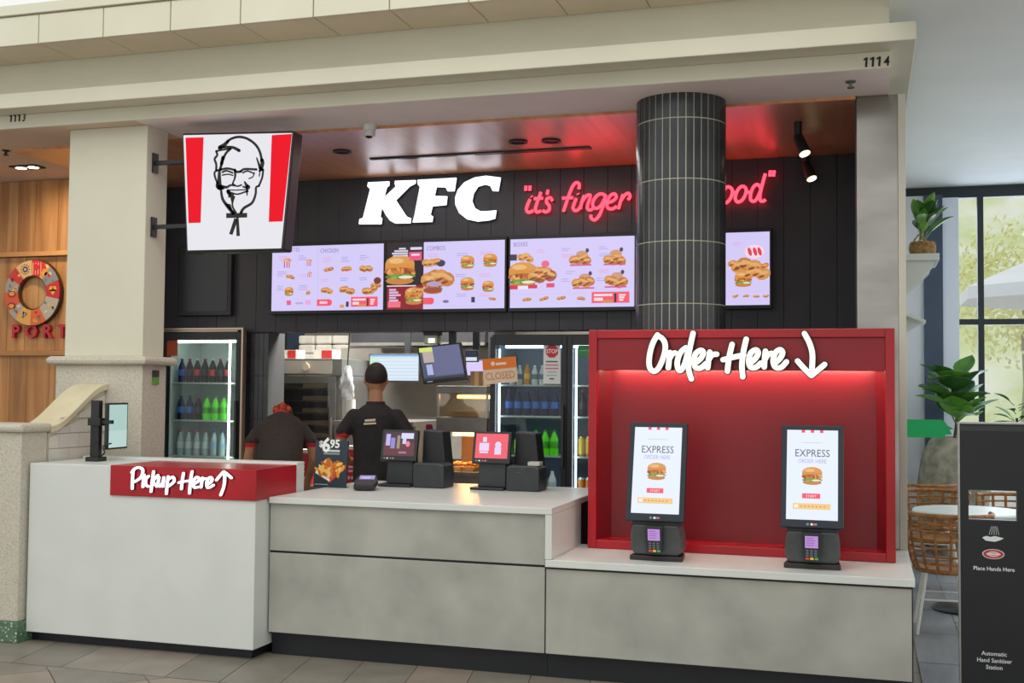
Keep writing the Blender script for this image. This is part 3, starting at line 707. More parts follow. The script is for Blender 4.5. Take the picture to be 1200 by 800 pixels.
for i,(px,py) in enumerate(((188,191),(184,266))):     # wall brackets on the pillar's side
    q = P(px,py,7.06); br = MB()
    br.box(-4.848,7.03,q.z-0.07,-4.835,7.09,q.z+0.07); br.box(-4.836,7.045,q.z-0.014,P(222,py,7.06).x,7.075,q.z+0.014)
    br.build('bracket', M_black, sg)

# ================================================================== KFC LETTERS, NEON SCRIPT
YL = YW-0.05
lf = lambda u,v,h: Vector((u,YL+h,v))
def kf(x, y): q = P(415+x/6.6667, 200+y/6.6667, YL); return (q.x, q.z)
letters = {'K': [(108,90),(270,82),(270,112),(250,130),(228,212),(325,122),(316,105),(318,78),(478,72),(474,98),(430,120),(322,228),(395,340),(412,360),(440,368),(436,408),(318,410),(280,390),(250,350),(212,282),(200,355),(214,372),(208,416),(36,416),(40,378),(68,366),(122,150),(120,138),(102,122)],
 'F': [(495,70),(796,54),(780,158),(728,158),(714,128),(640,126),(624,196),(724,198),(716,266),(608,276),(592,340),(612,356),(606,398),(455,402),(470,350),(512,130),(508,118),(495,105)],
 'C': [(1142,52),(1124,158),(1080,156),(1062,118),(1020,106),(965,122),(930,175),(918,235),(940,290),(985,315),(1040,315),(1108,308),(1098,372),(1050,386),(960,395),(880,378),(820,330),(790,265),(788,210),(808,150),(860,90),(940,52),(1030,38)]}
for ch, poly in letters.items():
    pts = [kf(*p) for p in poly]; cx = sum(p[0] for p in pts)/len(pts); cz = min(p[1] for p in pts)
    root = thing('sign_letter', (cx,YL,cz), 'large white lit slab letter %s on the black wall' % ch, 'letter', 'lit shop name letters')
    MB().prism(pts, lf, 0.0, 0.02).build('lit_face', M_lettwhite, root); MB().prism(pts, lf, 0.021, 0.05).build('letter_return', M_black, root)
n1 = lambda x,y: (610+x/8.571, 190+y/8.571)
n2 = lambda x,y: (840+x/13.333, 190+y/13.333)
neon = [[n1(*p) for p in s] for s in (
 [(55,238),(50,285)],[(96,238),(91,285)],[(96,372),(70,430),(60,480),(85,505),(128,485)],[(111,342),(113,346)],[(205,300),(175,380),(150,460),(162,500),(205,488)],[(135,366),(225,360)],
 [(277,278),(266,325)],[(320,388),(300,357),(266,368),(262,402),(290,440),(284,485),(248,500),(225,484)],
 [(586,270),(590,220),(556,207),(520,250),(480,350),(450,440),(430,495)],[(420,361),(528,355)],[(560,362),(537,420),(527,460),(547,485),(580,474),(604,440)],[(577,317),(579,321)],
 [(640,332),(615,400),(600,470)],[(608,415),(650,350),(688,326),(700,348),(676,420),(670,460),(694,480),(725,468)],
 [(860,342),(812,317),(762,342),(728,400),(732,450),(766,464),(812,430),(852,350)],[(856,335),(828,440),(792,530),(747,578),(712,564),(706,530)],
 [(872,410),(930,385),(962,347),(938,317),(896,342),(867,410),(877,458),(922,468),(965,442)],[(1030,322),(1005,390),(982,470)],[(1008,385),(1045,332),(1083,312),(1100,345),(1077,376)])]
hid = lambda x,y: (748+x*0.128, 190+y*0.117)
neon += [[hid(*p) for p in s] for s in (
 [(95,140),(40,290),(20,420),(45,450)],[(120,290),(95,400),(110,440),(140,420)],[(130,245),(132,249)],[(235,300),(200,270),(160,330),(155,410),(185,440),(230,410)],
 [(330,130),(280,300),(255,440)],[(370,270),(275,360),(340,440)],[(420,275),(395,390),(405,430),(435,410)],[(432,230),(434,234)],[(475,270),(450,430)],[(465,330),(520,260),(545,290),(520,400),(535,430),(560,415)],
 [(590,150),(580,200)],[(720,270),(670,245),(630,320),(625,390),(660,410),(700,360),(725,265)],[(725,265),(690,430),(640,520),(600,490)])]
neon += [[n2(*p) for p in s] for s in (
 [(190,382),(140,402),(95,500),(92,590),(135,636),(195,595),(240,500),(238,425),(190,382)],[(248,482),(312,462)],[(410,372),(352,402),(302,490),(292,580),(332,623),(400,588),(450,500),(455,412),(410,372)],[(458,476),(540,458)],
 [(688,402),(632,347),(572,390),(532,490),(527,580),(570,613),(620,580),(670,480),(702,380)],[(757,180),(702,380),(672,520),(682,598),(730,605),(760,582)],[(840,132),(826,220)],[(896,132),(882,220)])]
q0 = P(760,235,YL)
ne = thing('neon_script', (q0.x,YL,q0.z), 'red neon handwriting slogan on the black wall passing behind the column', 'neon sign')
mb = MB()
for s in neon:
    pts = [P(x,y,YL) for x,y in s]; mb.tube(smooth_path(pts,4), 0.0125, 7)
mb.build('neon_tube', M_neon, ne, smooth=True)
mb = MB()
for s in neon:
    for x,y in (s[0], s[-1]):
        q = P(x,y,YL); mb.tube([(q.x,YL+0.008,q.z),(q.x,YW-0.001,q.z)], 0.006, 6)
mb.build('tube_support', M_black, ne)['kind'] = 'stuff'

# ================================================================== MENU SCREENS
def lines_of(mb, fn, u0, v, n, wd, h, col, seed, gap=0.017):
    r = random.Random(seed)
    for k in range(n): rect(mb, fn, u0, v-k*gap, u0+wd*r.uniform(0.55,1.0), v-k*gap+0.006, h, hx(col))
def menu(px0, px1, label, draw, bg='#d3c9f6'):
    x0, x1 = P(px0,320,YW-0.05).x, P(px1,320,YW-0.05).x; z0, z1 = 2.295, 2.865
    root = thing('menu_screen', ((x0+x1)/2, YW-0.05, z0), label, 'menu screen', 'menu screens on the black wall')
    MB().box(x0-0.017,YW-0.052,z0-0.03,x1+0.017,YW-0.001,z1+0.03).build('housing', M_black, root, bevel=0.004)
    pl = front(x0, YW-0.053, z0); d = MB(); W_, H_ = x1-x0, z1-z0
    rect(d, pl, 0,0,W_,H_,0.0005,hx(bg))
    draw(d, pl, lambda a: a*W_, lambda a: (1-a)*H_)
    d.build('display', M_screenprint, root); return root
def price(d, pl, u, v, w_, h_):
    rect(d, pl, u, v, u+w_, v+h_, 0.002, hx('#f2566c'))
    rect(d, pl, u+0.06*w_, v+0.62*h_, u+0.55*w_, v+0.82*h_, 0.003, hx('#ffdbe6')); rect(d, pl, u+0.06*w_, v+0.2*h_, u+0.3*w_, v+0.48*h_, 0.003, hx('#ffdbe6'))
    disc(d, pl, u+0.42*w_, v+0.15*h_, 0.16*w_, 0.16*h_, 0.003, hx('#d98a4a')); rect(d, pl, u+0.6*w_, v+0.05*h_, u+0.66*w_, v+0.85*h_, 0.003, hx('#3a2233'))
    for k in range(3): rect(d, pl, u+0.73*w_, v+(0.62-0.22*k)*h_, u+(0.9-0.03*k)*w_, v+(0.78-0.22*k)*h_, 0.003, hx('#ffdbe6'))
def bucket(d, pl, u, v, s, h=0.002):
    disc(d, pl, u, v+0.25*s, 0.42*s, 0.26*s, h, hx('#cf9a6a')); disc(d, pl, u-0.15*s, v+0.33*s, 0.2*s, 0.14*s, h*1.4, hx('#e0b080'))
    d.add([pl(u-0.36*s,v+0.2*s,h*1.6),pl(u+0.36*s,v+0.2*s,h*1.6),pl(u+0.26*s,v-0.4*s,h*1.6),pl(u-0.26*s,v-0.4*s,h*1.6)], [(0,1,2,3)], hx('#ded0f2'))
    for a in (-0.26,-0.02,0.2): rect(d, pl, u+a*s-0.05*s, v-0.36*s, u+a*s+0.05*s, v+0.18*s, h*1.8, hx('#c0315a'))
def d1(d, pl, U, V):
    text(d, 'FAVOURITES', pl, U(0.145), V(0.085), 0.052, 0.001, hx('#8f84b8'), wscale=0.78); text(d, 'CHICKEN', pl, U(0.52), V(0.115), 0.052, 0.001, hx('#7d72a8'), wscale=0.78)
    rect(d, pl, U(0.419), V(1), U(0.422), V(0), 0.0008, hx('#c1b4ec'))
    bucket(d, pl, U(0.14), V(0.27), 0.1); bucket(d, pl, U(0.34), V(0.27), 0.07); chicken(d, pl, U(0.17), V(0.47), 0.07, 0.002, 2, seed=3); bucket(d, pl, U(0.345), V(0.45), 0.055)
    burger(d, pl, U(0.16), V(0.71), 0.085, 0.002); burger(d, pl, U(0.335), V(0.73), 0.04, 0.002)
    for i,(a,n,s) in enumerate(((0.515,2,0.075),(0.675,3,0.085),(0.85,4,0.11))): chicken(d, pl, U(a), V(0.38), s, 0.002, n, seed=10+i)
    for i,(a,n,s) in enumerate(((0.50,3,0.1),(0.685,4,0.12),(0.88,4,0.13))): chicken(d, pl, U(a), V(0.70), s, 0.002, n, seed=20+i)
    disc(d, pl, U(0.95), V(0.56), 0.035, 0.03, 0.004, hx('#7a2f2a')); chicken(d, pl, U(0.94), V(0.62), 0.08, 0.003, 2, seed=31)
    rect(d, pl, U(0.415), V(0.93), U(0.53), V(0.83), 0.002, hx('#f2566c')); disc(d, pl, U(0.53), V(0.88), 0.022, 0.028, 0.002, hx('#f2566c')); rect(d, pl, U(0.44), V(0.9), U(0.51), V(0.86), 0.003, hx('#ffc2d4'))
    price(d, pl, U(0.72), V(0.95), 0.25, 0.085); rect(d, pl, U(0.675), V(0.95), U(0.70), V(0.87), 0.002, hx('#43304e')); disc(d, pl, U(0.64), V(0.94), 0.025, 0.016, 0.002, hx('#d99a5a'))
    rect(d, pl, U(0.14), V(0.91), U(0.18), V(0.84), 0.002, hx('#e85a8a')); rect(d, pl, U(0.31), V(0.91), U(0.36), V(0.84), 0.002, hx('#e9a6dd')); rect(d, pl, U(0.22), V(0.9), U(0.29), V(0.87), 0.002, hx('#b3a5dc'))
    for i,(a,b,n) in enumerate(((0.06,0.16,3),(0.24,0.16,3),(0.05,0.40,3),(0.26,0.45,2),(0.05,0.62,3),(0.25,0.62,3),(0.46,0.2,3),(0.63,0.2,3),(0.79,0.18,3),(0.45,0.53,2),(0.62,0.52,2),(0.79,0.52,2))): lines_of(d, pl, U(a), V(b), n, 0.09, 0.001, '#ab9fd6' if i%3 else '#e3a5e0', i)
def d2(d, pl, U, V):
    s = 0.316   # dark promotional strip on the left
    rect(d, pl, U(0), V(1), U(s), V(0), 0.0008, hx('#201a22')); rect(d, pl, U(0), V(1), U(s), V(0.64), 0.001, hx('#8a1420')); rect(d, pl, U(0), V(0.655), U(s*0.8), V(0.64), 0.003, hx('#e8e4f4'))
    for k,(a,b) in enumerate(((0.1,0.16),(0.06,0.18),(0.04,0.18),(0.05,0.18))): rect(d, pl, U(a), V(0.10+k*0.035), U(b), V(0.075+k*0.035), 0.002, hx('#d8d2e8'))
    rect(d, pl, U(0.20), V(0.11), U(0.30), V(0.07), 0.002, hx('#d8d2e8')); rect(d, pl, U(0.19), V(0.27), U(0.30), V(0.14), 0.002, hx('#e8537e')); rect(d, pl, U(0.21), V(0.2), U(0.28), V(0.17), 0.003, hx('#ffd9ea'))
    burger(d, pl, U(0.11), V(0.44), 0.27, 0.002); burger(d, pl, U(0.235), V(0.82), 0.16, 0.002); chicken(d, pl, U(0.27), V(0.73), 0.1, 0.003, 3, seed=41)
    for k in range(5): rect(d, pl, U(0.02), V(0.72+k*0.04), U(0.08+0.02*((k*7)%3)), V(0.69+k*0.04), 0.002, hx('#d9b5d9'))
    rect(d, pl, U(0.01), V(0.97), U(0.12), V(0.88), 0.002, hx('#ef6f86'))
    text(d, 'COMBOS', pl, U(0.42), V(0.125), 0.052, 0.001, hx('#7d72a8'), wscale=0.8)
    chicken(d, pl, U(0.385), V(0.32), 0.14, 0.002, 3, '#d49a50', 51); disc(d, pl, U(0.465), V(0.32), 0.04, 0.03, 0.003, hx('#3c3a58')); chicken(d, pl, U(0.43), V(0.52), 0.26, 0.002, 4, seed=52); burger(d, pl, U(0.4), V(0.66), 0.17, 0.004)
    disc(d, pl, U(0.41), V(0.63), 0.07, 0.022, 0.008, hx('#b29ac8')); disc(d, pl, U(0.40), V(0.72), 0.085, 0.026, 0.008, hx('#9b4a34'))
    for a,b,z in ((0.69,0.33,0.12),(0.88,0.31,0.12),(0.69,0.65,0.12),(0.865,0.69,0.1)): burger(d, pl, U(a), V(b), z, 0.002)
    rect(d, pl, U(s), V(0.93), U(0.39), V(0.83), 0.002, hx('#f2566c')); disc(d, pl, U(0.39), V(0.88), 0.02, 0.028, 0.002, hx('#f2566c'))
    disc(d, pl, U(0.51), V(0.89), 0.028, 0.013, 0.002, hx('#7c6a98')); rect(d, pl, U(0.725), V(0.91), U(0.755), V(0.83), 0.002, hx('#3a3348')); chicken(d, pl, U(0.9), V(0.87), 0.05, 0.002, 2, seed=55)
    for i,(a,b) in enumerate(((0.355,0.19),(0.6,0.19),(0.79,0.18),(0.59,0.5),(0.79,0.5),(0.6,0.79),(0.79,0.79))): lines_of(d, pl, U(a), V(b), 2, 0.12, 0.001, '#b3a3dc' if i%2 else '#e7a2d8', 60+i)
def d3(d, pl, U, V):
    text(d, 'BOXES', pl, U(0.085), V(0.105), 0.05, 0.001, hx('#7d72a8'), wscale=0.8)
    rect(d, pl, U(0), V(0.31), U(0.055), V(0.22), 0.002, hx('#3c2f48')); chicken(d, pl, U(0.13), V(0.28), 0.12, 0.002, 3, '#d9b06a', 71); disc(d, pl, U(0.29), V(0.37), 0.035, 0.03, 0.002, hx('#e86a8a'))
    burger(d, pl, U(0.105), V(0.56), 0.24, 0.002); chicken(d, pl, U(0.27), V(0.56), 0.2, 0.003, 4, '#a85a30', 72); chicken(d, pl, U(0.27), V(0.47), 0.14, 0.003, 3, seed=73)
    rect(d, pl, U(0), V(0.73), U(0.065), V(0.67), 0.003, hx('#d82a52')); rect(d, pl, U(0.065), V(0.73), U(0.15), V(0.68), 0.003, hx('#e8e0fa')); rect(d, pl, U(0.15), V(0.72), U(0.225), V(0.67), 0.003, hx('#d82a52')); rect(d, pl, U(0.3), V(0.71), U(0.365), V(0.65), 0.003, hx('#e0486a'))
    for i,(a,b) in enumerate(((0.575,0.33),(0.845,0.33),(0.6,0.66),(0.855,0.65))):
        chicken(d, pl, U(a), V(b), 0.16, 0.002, 4, '#c07438', 80+i); disc(d, pl, U(a)+0.01, V(b)+0.05, 0.05, 0.03, 0.002, hx('#c99a80')); disc(d, pl, U(a)+0.055, V(b)+0.08, 0.015, 0.018, 0.003, hx('#4a3f5c'))
        rect(d, pl, U(a)-0.09, V(b)-0.045, U(a)+0.09, V(b)-0.033, 0.005, hx('#d6528a'))
    for i,a in enumerate((0.14,0.28,0.42,0.58)): chicken(d, pl, U(a), V(0.875), 0.06, 0.002, 2, seed=90+i)
    price(d, pl, U(0.665), V(0.945), 0.31, 0.09); rect(d, pl, U(0.02), V(0.803), U(0.63), V(0.80), 0.001, hx('#d9a8e0'))
    for i,(a,b) in enumerate(((0.22,0.17),(0.42,0.16),(0.72,0.15),(0.42,0.25),(0.72,0.25),(0.45,0.49),(0.72,0.48),(0.42,0.6),(0.7,0.6))): lines_of(d, pl, U(a), V(b), 2, 0.09, 0.001, '#b3a3dc' if i%3 else '#eaa0d2', 100+i)
def d4(d, pl, U, V):
    chicken(d, pl, U(0.82), V(0.45), 0.2, 0.002, 3, seed=111); chicken(d, pl, U(0.9), V(0.58), 0.18, 0.002, 3, '#d9944a', 112); burger(d, pl, U(0.80), V(0.66), 0.13, 0.003)
    disc(d, pl, U(0.885), V(0.27), 0.075, 0.055, 0.003, hx('#f2d9e8')); 
    for a in (0.85,0.89,0.925): disc(d, pl, U(a), V(0.27), 0.014, 0.035, 0.004, hx('#e83a4e'), rot=0.3)
    chicken(d, pl, U(0.76), V(0.45), 0.12, 0.003, 3, '#e0a24c', 113); chicken(d, pl, U(0.94), V(0.46), 0.09, 0.004, 2, '#d08030', 114)
    chicken(d, pl, U(0.4), V(0.5), 0.25, 0.002, 4, seed=118)
    for i,a in enumerate((0.74,0.82,0.9,0.97)): chicken(d, pl, U(a), V(0.88), 0.04, 0.002, 2, seed=115+i)
    rect(d, pl, U(0.3), V(0.815), U(1), V(0.81), 0.001, hx('#e6b6dc'))
    lines_of(d, pl, U(0.72), V(0.15), 2, 0.08, 0.001, '#e3a5e0', 119)
menu(319, 449.5, 'leftmost lit menu screen headed chicken, partly behind the portrait sign', d1)
menu(454, 591.5, 'lit menu screen with dark burger strip, headed combos', d2)
menu(598, 743.5, 'lit menu screen headed boxes just left of the tiled column', d3)
menu(751, 902, 'rightmost lit menu screen half hidden by the tiled column', d4)
# unlit screen under the portrait sign
x0, x1 = P(209,330,YW-0.05).x, P(271,330,YW-0.05).x
bs = thing('blank_screen', ((x0+x1)/2,YW-0.05,2.26), 'unlit black screen on the wall above the left drinks fridge', 'screen')
box('housing', M_black, x0, YW-0.05, 2.26, x1, YW-0.001, 2.90, bs, 0.008); box('glass', mat('dark_screen_glass','#1c2224',0.25), x0+0.035, YW-0.054, 2.30, x1-0.035, YW-0.0505, 2.86, bs)

# ================================================================== CEILING FITTINGS
def downlight(name, px, py, lab, r=0.06):
    q = PZ(px, py, ZS-0.021); root = thing(name, (q.x,q.y,q.z-0.012), lab, 'downlight', 'dark downlights in the wood ceiling')
    MB().lathe([(r,0.0),(r+0.012,-0.004),(r+0.012,-0.012),(r-0.01,-0.012),(r-0.012,0.0)], q, 24).build('trim_ring', M_black, root, smooth=True)
    MB().lathe([(0,-0.004),(r-0.011,-0.004),(r-0.011,-0.001),(0,-0.001)], q, 24).build('lens', mat('unlit_lens','#0d0d0e',0.3), root)
downlight('downlight', 401, 177, 'dark round downlight in wood ceiling, nearest the portrait sign')
downlight('downlight', 607, 165.5, 'dark round downlight in wood ceiling above the neon script start')
downlight('downlight', 646, 164.5, 'dark round downlight in wood ceiling, nearest the tiled column')
a, c = PZ(432,185,ZS-0.021), PZ(694,174,ZS-0.021)
sl = thing('slot_diffuser', ((a.x+c.x)/2,(a.y+c.y)/2,ZS-0.03), 'long thin black slot vent in the wood ceiling', 'vent'); yc = (a.y+c.y)/2
box('slot_frame', M_black, a.x, yc-0.035, ZS-0.03, c.x, yc+0.035, ZS-0.0205, sl)
for k in (-1,1): box('slot_blade', M_chrome, a.x+0.01, yc+0.012*k-0.004, ZS-0.034, c.x-0.9, yc+0.012*k+0.004, ZS-0.0302, sl)
# security camera
q = PZ(436,147,ZS); q.y = 7.36
cc = thing('security_camera', (q.x,q.y,ZS-0.1), 'small white dome security camera under the soffit', 'camera')
MB().lathe([(0,0),(0.05,0),(0.052,-0.02),(0.045,-0.045),(0,-0.045)], (q.x,q.y,ZS-0.0005), 20).build('mount', M_white, cc, smooth=True)
MB().lathe([(0.036,-0.04),(0.04,-0.06),(0.038,-0.085),(0.028,-0.09),(0,-0.09)], (q.x,q.y,ZS), 20).build('housing', M_white, cc, smooth=True)
MB().ball((q.x,q.y-0.008,ZS-0.088), 0.026,0.026,0.014, 14, 8).build('lens', M_ink, cc, smooth=True)
for px,py,lab,zz,nm in ((997,95,'small chrome sprinkler in the soffit near shop number 1114',ZS,'a'),(7,176,'small dark sprinkler in the tan ceiling at far left',ZS,'b')):
    q = PZ(px,py,zz); r = thing('sprinkler', (q.x,q.y,zz-0.05), lab, 'sprinkler')
    MB().lathe([(0,0),(0.03,0),(0.03,-0.008),(0.01,-0.012),(0.01,-0.035),(0,-0.035)], q, 16).build('stem', M_steeldull if nm=='a' else M_black, r)
    MB().lathe([(0,-0.036),(0.022,-0.036),(0.022,-0.042),(0,-0.042)], q, 16).build('deflector', M_steeldull if nm=='a' else M_black, r)
# pair of downlights of the neighbouring shop
q = PZ(32,195,ZS); dl = thing('twin_downlight', (q.x,q.y,ZS-0.02), 'black twin downlight lit in the tan ceiling at left', 'downlight')
box('frame', M_black, q.x-0.13, q.y-0.07, ZS-0.012, q.x+0.13, q.y+0.07, ZS-0.0005, dl)
for k in (-1,1): MB().lathe([(0,-0.014),(0.045,-0.014),(0.045,-0.0121),(0,-0.0121)], (q.x+0.062*k,q.y,ZS), 20).build('lamp', glow('warm_lamp','#fff2dc',9), dl)
l = bpy.data.lights.new('twin_downlight_beam','SPOT'); l.energy = 45; l.spot_size = 2.7; l.spot_blend = 1.0; l.color = (1,0.83,0.62); l.shadow_soft_size = 0.08; lo = bpy.data.objects.new('twin_downlight_beam', l); COL.objects.link(lo); lo.location = (q.x,q.y,ZS-0.05)
lo.rotation_euler = (Vector((q.x+0.15,8.6,1.8))-Vector(lo.location)).to_track_quat('-Z','Y').to_euler()
# track spots on the right
for i,(px,py,ex,ey,lab) in enumerate(((935,143,942,172,'black ceiling spotlight right of the column, nearer one'),(944,176,947,199,'black ceiling spotlight right of the column, farther one'))):
    q = PZ(px,py,ZS-0.021); zc = ZS-0.021; r = thing('ceiling_spotlight', (q.x,q.y,zc-0.25), lab, 'spotlight', 'ceiling spotlights')
    MB().tube([(q.x,q.y,zc),(q.x,q.y,zc-0.09)], 0.028, 14).build('stem', M_black, r, smooth=True)
    d = Vector((0.28,-0.25,-0.75)).normalized(); p0 = Vector((q.x,q.y,zc-0.10))-d*0.02; p1 = p0+d*0.16
    MB().tube([p0,p0+d*0.03,p1], [0.022,0.036,0.042], 16).build('lamp_head', M_black, r, smooth=True)
    MB().tube([p1+d*0.001,p1+d*0.004], 0.036, 16).build('lens', glow('spot_lens','#ffe9b0',6), r)
    l = bpy.data.lights.new('spot_beam','SPOT'); l.energy = 8; l.spot_size = 1.0; l.color = (1,0.85,0.6); lo = bpy.data.objects.new('spot_beam', l); COL.objects.link(lo); lo.location = p1+d*0.03
    lo.rotation_euler = d.to_track_quat('-Z','Y').to_euler()

# ================================================================== NEIGHBOUR SHOP EMBLEM
YP = 8.56
q = P(38.5,343,YP); ring_c = (q.x, q.z); R0, R1 = 0.155, 0.293
rg = thing('ring_emblem', (q.x,YP,q.z-R1), 'round ring emblem of red, orange and grey patchwork on pine wall', 'emblem')
rp = lambda u,v,h: Vector((ring_c[0]+u, YP-h, ring_c[1]+v))
def sector(mb, a0, a1, r0, r1, h0, h1, col, n=5):
    A = [a0+(a1-a0)*k/n for k in range(n+1)]
    mb.prism([(r0*math.cos(a),r0*math.sin(a)) for a in A]+[(r1*math.cos(a),r1*math.sin(a)) for a in reversed(A)], rp, h0, h1, col)
mb = MB(); sector(mb, 0, 2*PI*0.9999, R0-0.012, R1+0.008, -0.03, 0.0, None, 40); mb.build('ring_edge', mat('dark_brown_edge','#4a2c18',0.6), rg)
cols = ['#c3242c','#c3242c','#d98a2e','#c9bfae','#b8b0a4','#e07c2a','#a9a39a','#d9a45a','#d3402c','#b7b1a8']
sect = [(-12,22,'#c8202e'),(22,50,'#8d8a88'),(50,62,'#e89a2c'),(62,92,'#d81f30'),(92,128,'#e3b57c'),(128,152,'#c9372c'),(152,178,'#a39c92'),(178,214,'#d8572a'),(214,234,'#a9a193'),(234,268,'#e2a650'),(268,302,'#d9672e'),(302,348,'#b8ae9c')]
for a0,a1,c in sect:
    mb = MB(); A0, A1 = math.radians(a0), math.radians(a1); c_ = hx(c); sector(mb, A0, A1, R0, R1, 0.0, 0.012, c_)
    am, rm = (A0+A1)/2, (R0+R1)/2; u, v = rm*math.cos(am), rm*math.sin(am)
    f3 = lambda a,b,h: rp(a,b,0.0125+h)
    rr = random.Random(a0)
    if c == '#c8202e':
        for k in (-1,1): disc(mb,f3,u+k*0.016,v+0.012,0.024,0.024,0.001,hx('#f0a83a'))
        mb.add([f3(u-0.038,v+0.004,0.001),f3(u+0.038,v+0.004,0.001),f3(u,v-0.045,0.001)],[(2,1,0)],hx('#f0a83a'))
    elif c == '#e3b57c':
        for k in range(10): disc(mb,f3,u+0.042*math.cos(k*0.628),v+0.042*math.sin(k*0.628),0.007,0.007,0.001,hx('#4a4038'),6)
        disc(mb,f3,u,v,0.028,0.028,0.001,hx('#4a4038')); disc(mb,f3,u,v,0.013,0.013,0.002,hx('#c9bfae'))
    elif c == '#d81f30':
        for k in range(4): rect(mb,f3,u-0.05+k*0.028,v-0.055,u-0.04+k*0.028,v+0.05,0.001,hx('#e9b070'))
        disc(mb,f3,u-0.01,v+0.01,0.03,0.03,0.002,hx('#d81f30'))
    elif c == '#d8572a':
        for k in (-1,1): disc(mb,f3,u,v+k*0.05,0.045,0.03,0.001,hx('#a81f24')); disc(mb,f3,u,v+k*0.055,0.03,0.018,0.002,hx('#f0a03a'))
    else:
        for k in range(5): disc(mb,f3,u+rr.uniform(-.045,.045),v+rr.uniform(-.045,.045),0.018,0.012,0.001,hx(rr.choice(['#7d7a78','#f0b34a','#c8202e','#d9d0c0'])),8,rr.uniform(0,3))
    mb.build('patch', M_paper, rg)
M_portred = mat('raised_red_letter','#b82232',0.45)
for ch,px in (('P',17.5),('O',36),('R',54.5),('T',72)):
    q = P(px,396,YP); pl = front(q.x,YP+0.035,q.z)
    vs, fs = text_geo(ch, 0.03); mb = MB(); s = 0.165
    for h in (0.0,0.035): mb.add([pl(x*s,y*s+0.005,h) for x,y in vs], fs)
    n = len(vs); bm = bmesh.new()
    # side walls from boundary edges
    cnt = {}
    for f in fs:
        for i in range(len(f)): e = (f[i],f[(i+1)%len(f)]); cnt[e] = 1
    for (a_,b_) in list(cnt):
        if (b_,a_) not in cnt:
            A = pl(vs[a_][0]*s,vs[a_][1]*s+0.005,0.0); B = pl(vs[b_][0]*s,vs[b_][1]*s+0.005,0.0)
            mb.add([A,B,B+pl.n*0.035,A+pl.n*0.035],[(0,1,2,3)])
    bm.free()
    tag(mb.build('wall_letter', M_portred), 'raised red letter %s on the pine wall below the ring emblem' % ch, 'letter', 'raised red letters on pine')

# ================================================================== DRINKS FRIDGES
M_fridgein = mat('fridge_interior','#c9d2d0',0.5)
M_shelf = mat('fridge_shelf','#b9c4bf',0.35,0.2)
M_fled = glow('fridge_led','#eafff2',10.0)
def bottle_proto(name, h, r, liquid, capc, labc, cat, style='bottle'):
    root = thing(name, (0,0,-50), 'prototype', cat)
    if style == 'bottle':
        prof = [(0,0),(r*0.9,0),(r,0.012),(r,h*0.45),(r*0.95,h*0.55),(r*0.98,h*0.62),(r*0.5,h*0.84),(r*0.36,h*0.9),(r*0.36,h*0.94),(0,h*0.94)]
        lab = [(r*1.015,h*0.28),(r*1.02,h*0.3),(r*1.02,h*0.52),(r*1.0,h*0.54)]; cap = [(0,h),(r*0.42,h),(r*0.44,h*0.93),(0,h*0.925)]
    else:
        prof = [(0,0),(r*0.8,0),(r,0.01),(r,h*0.9),(r*0.82,h*0.97),(0,h*0.97)]; lab = [(r*1.01,h*0.12),(r*1.02,h*0.14),(r*1.02,h*0.85),(r*1.01,h*0.87)]; cap = [(0,h),(r*0.8,h),(r*0.84,h*0.96),(0,h*0.955)]
    MB().lathe(prof, (0,0,-50), 12).build('body', liquid, root, smooth=True)
    MB().lathe(lab, (0,0,-50), 12).build('label', labc, root, smooth=True); MB().lathe(cap, (0,0,-50), 10).build('cap', capc, root, smooth=True)
    return root
def liq(name, c, rough=0.3): return mat(name, c, rough, spec=0.25)
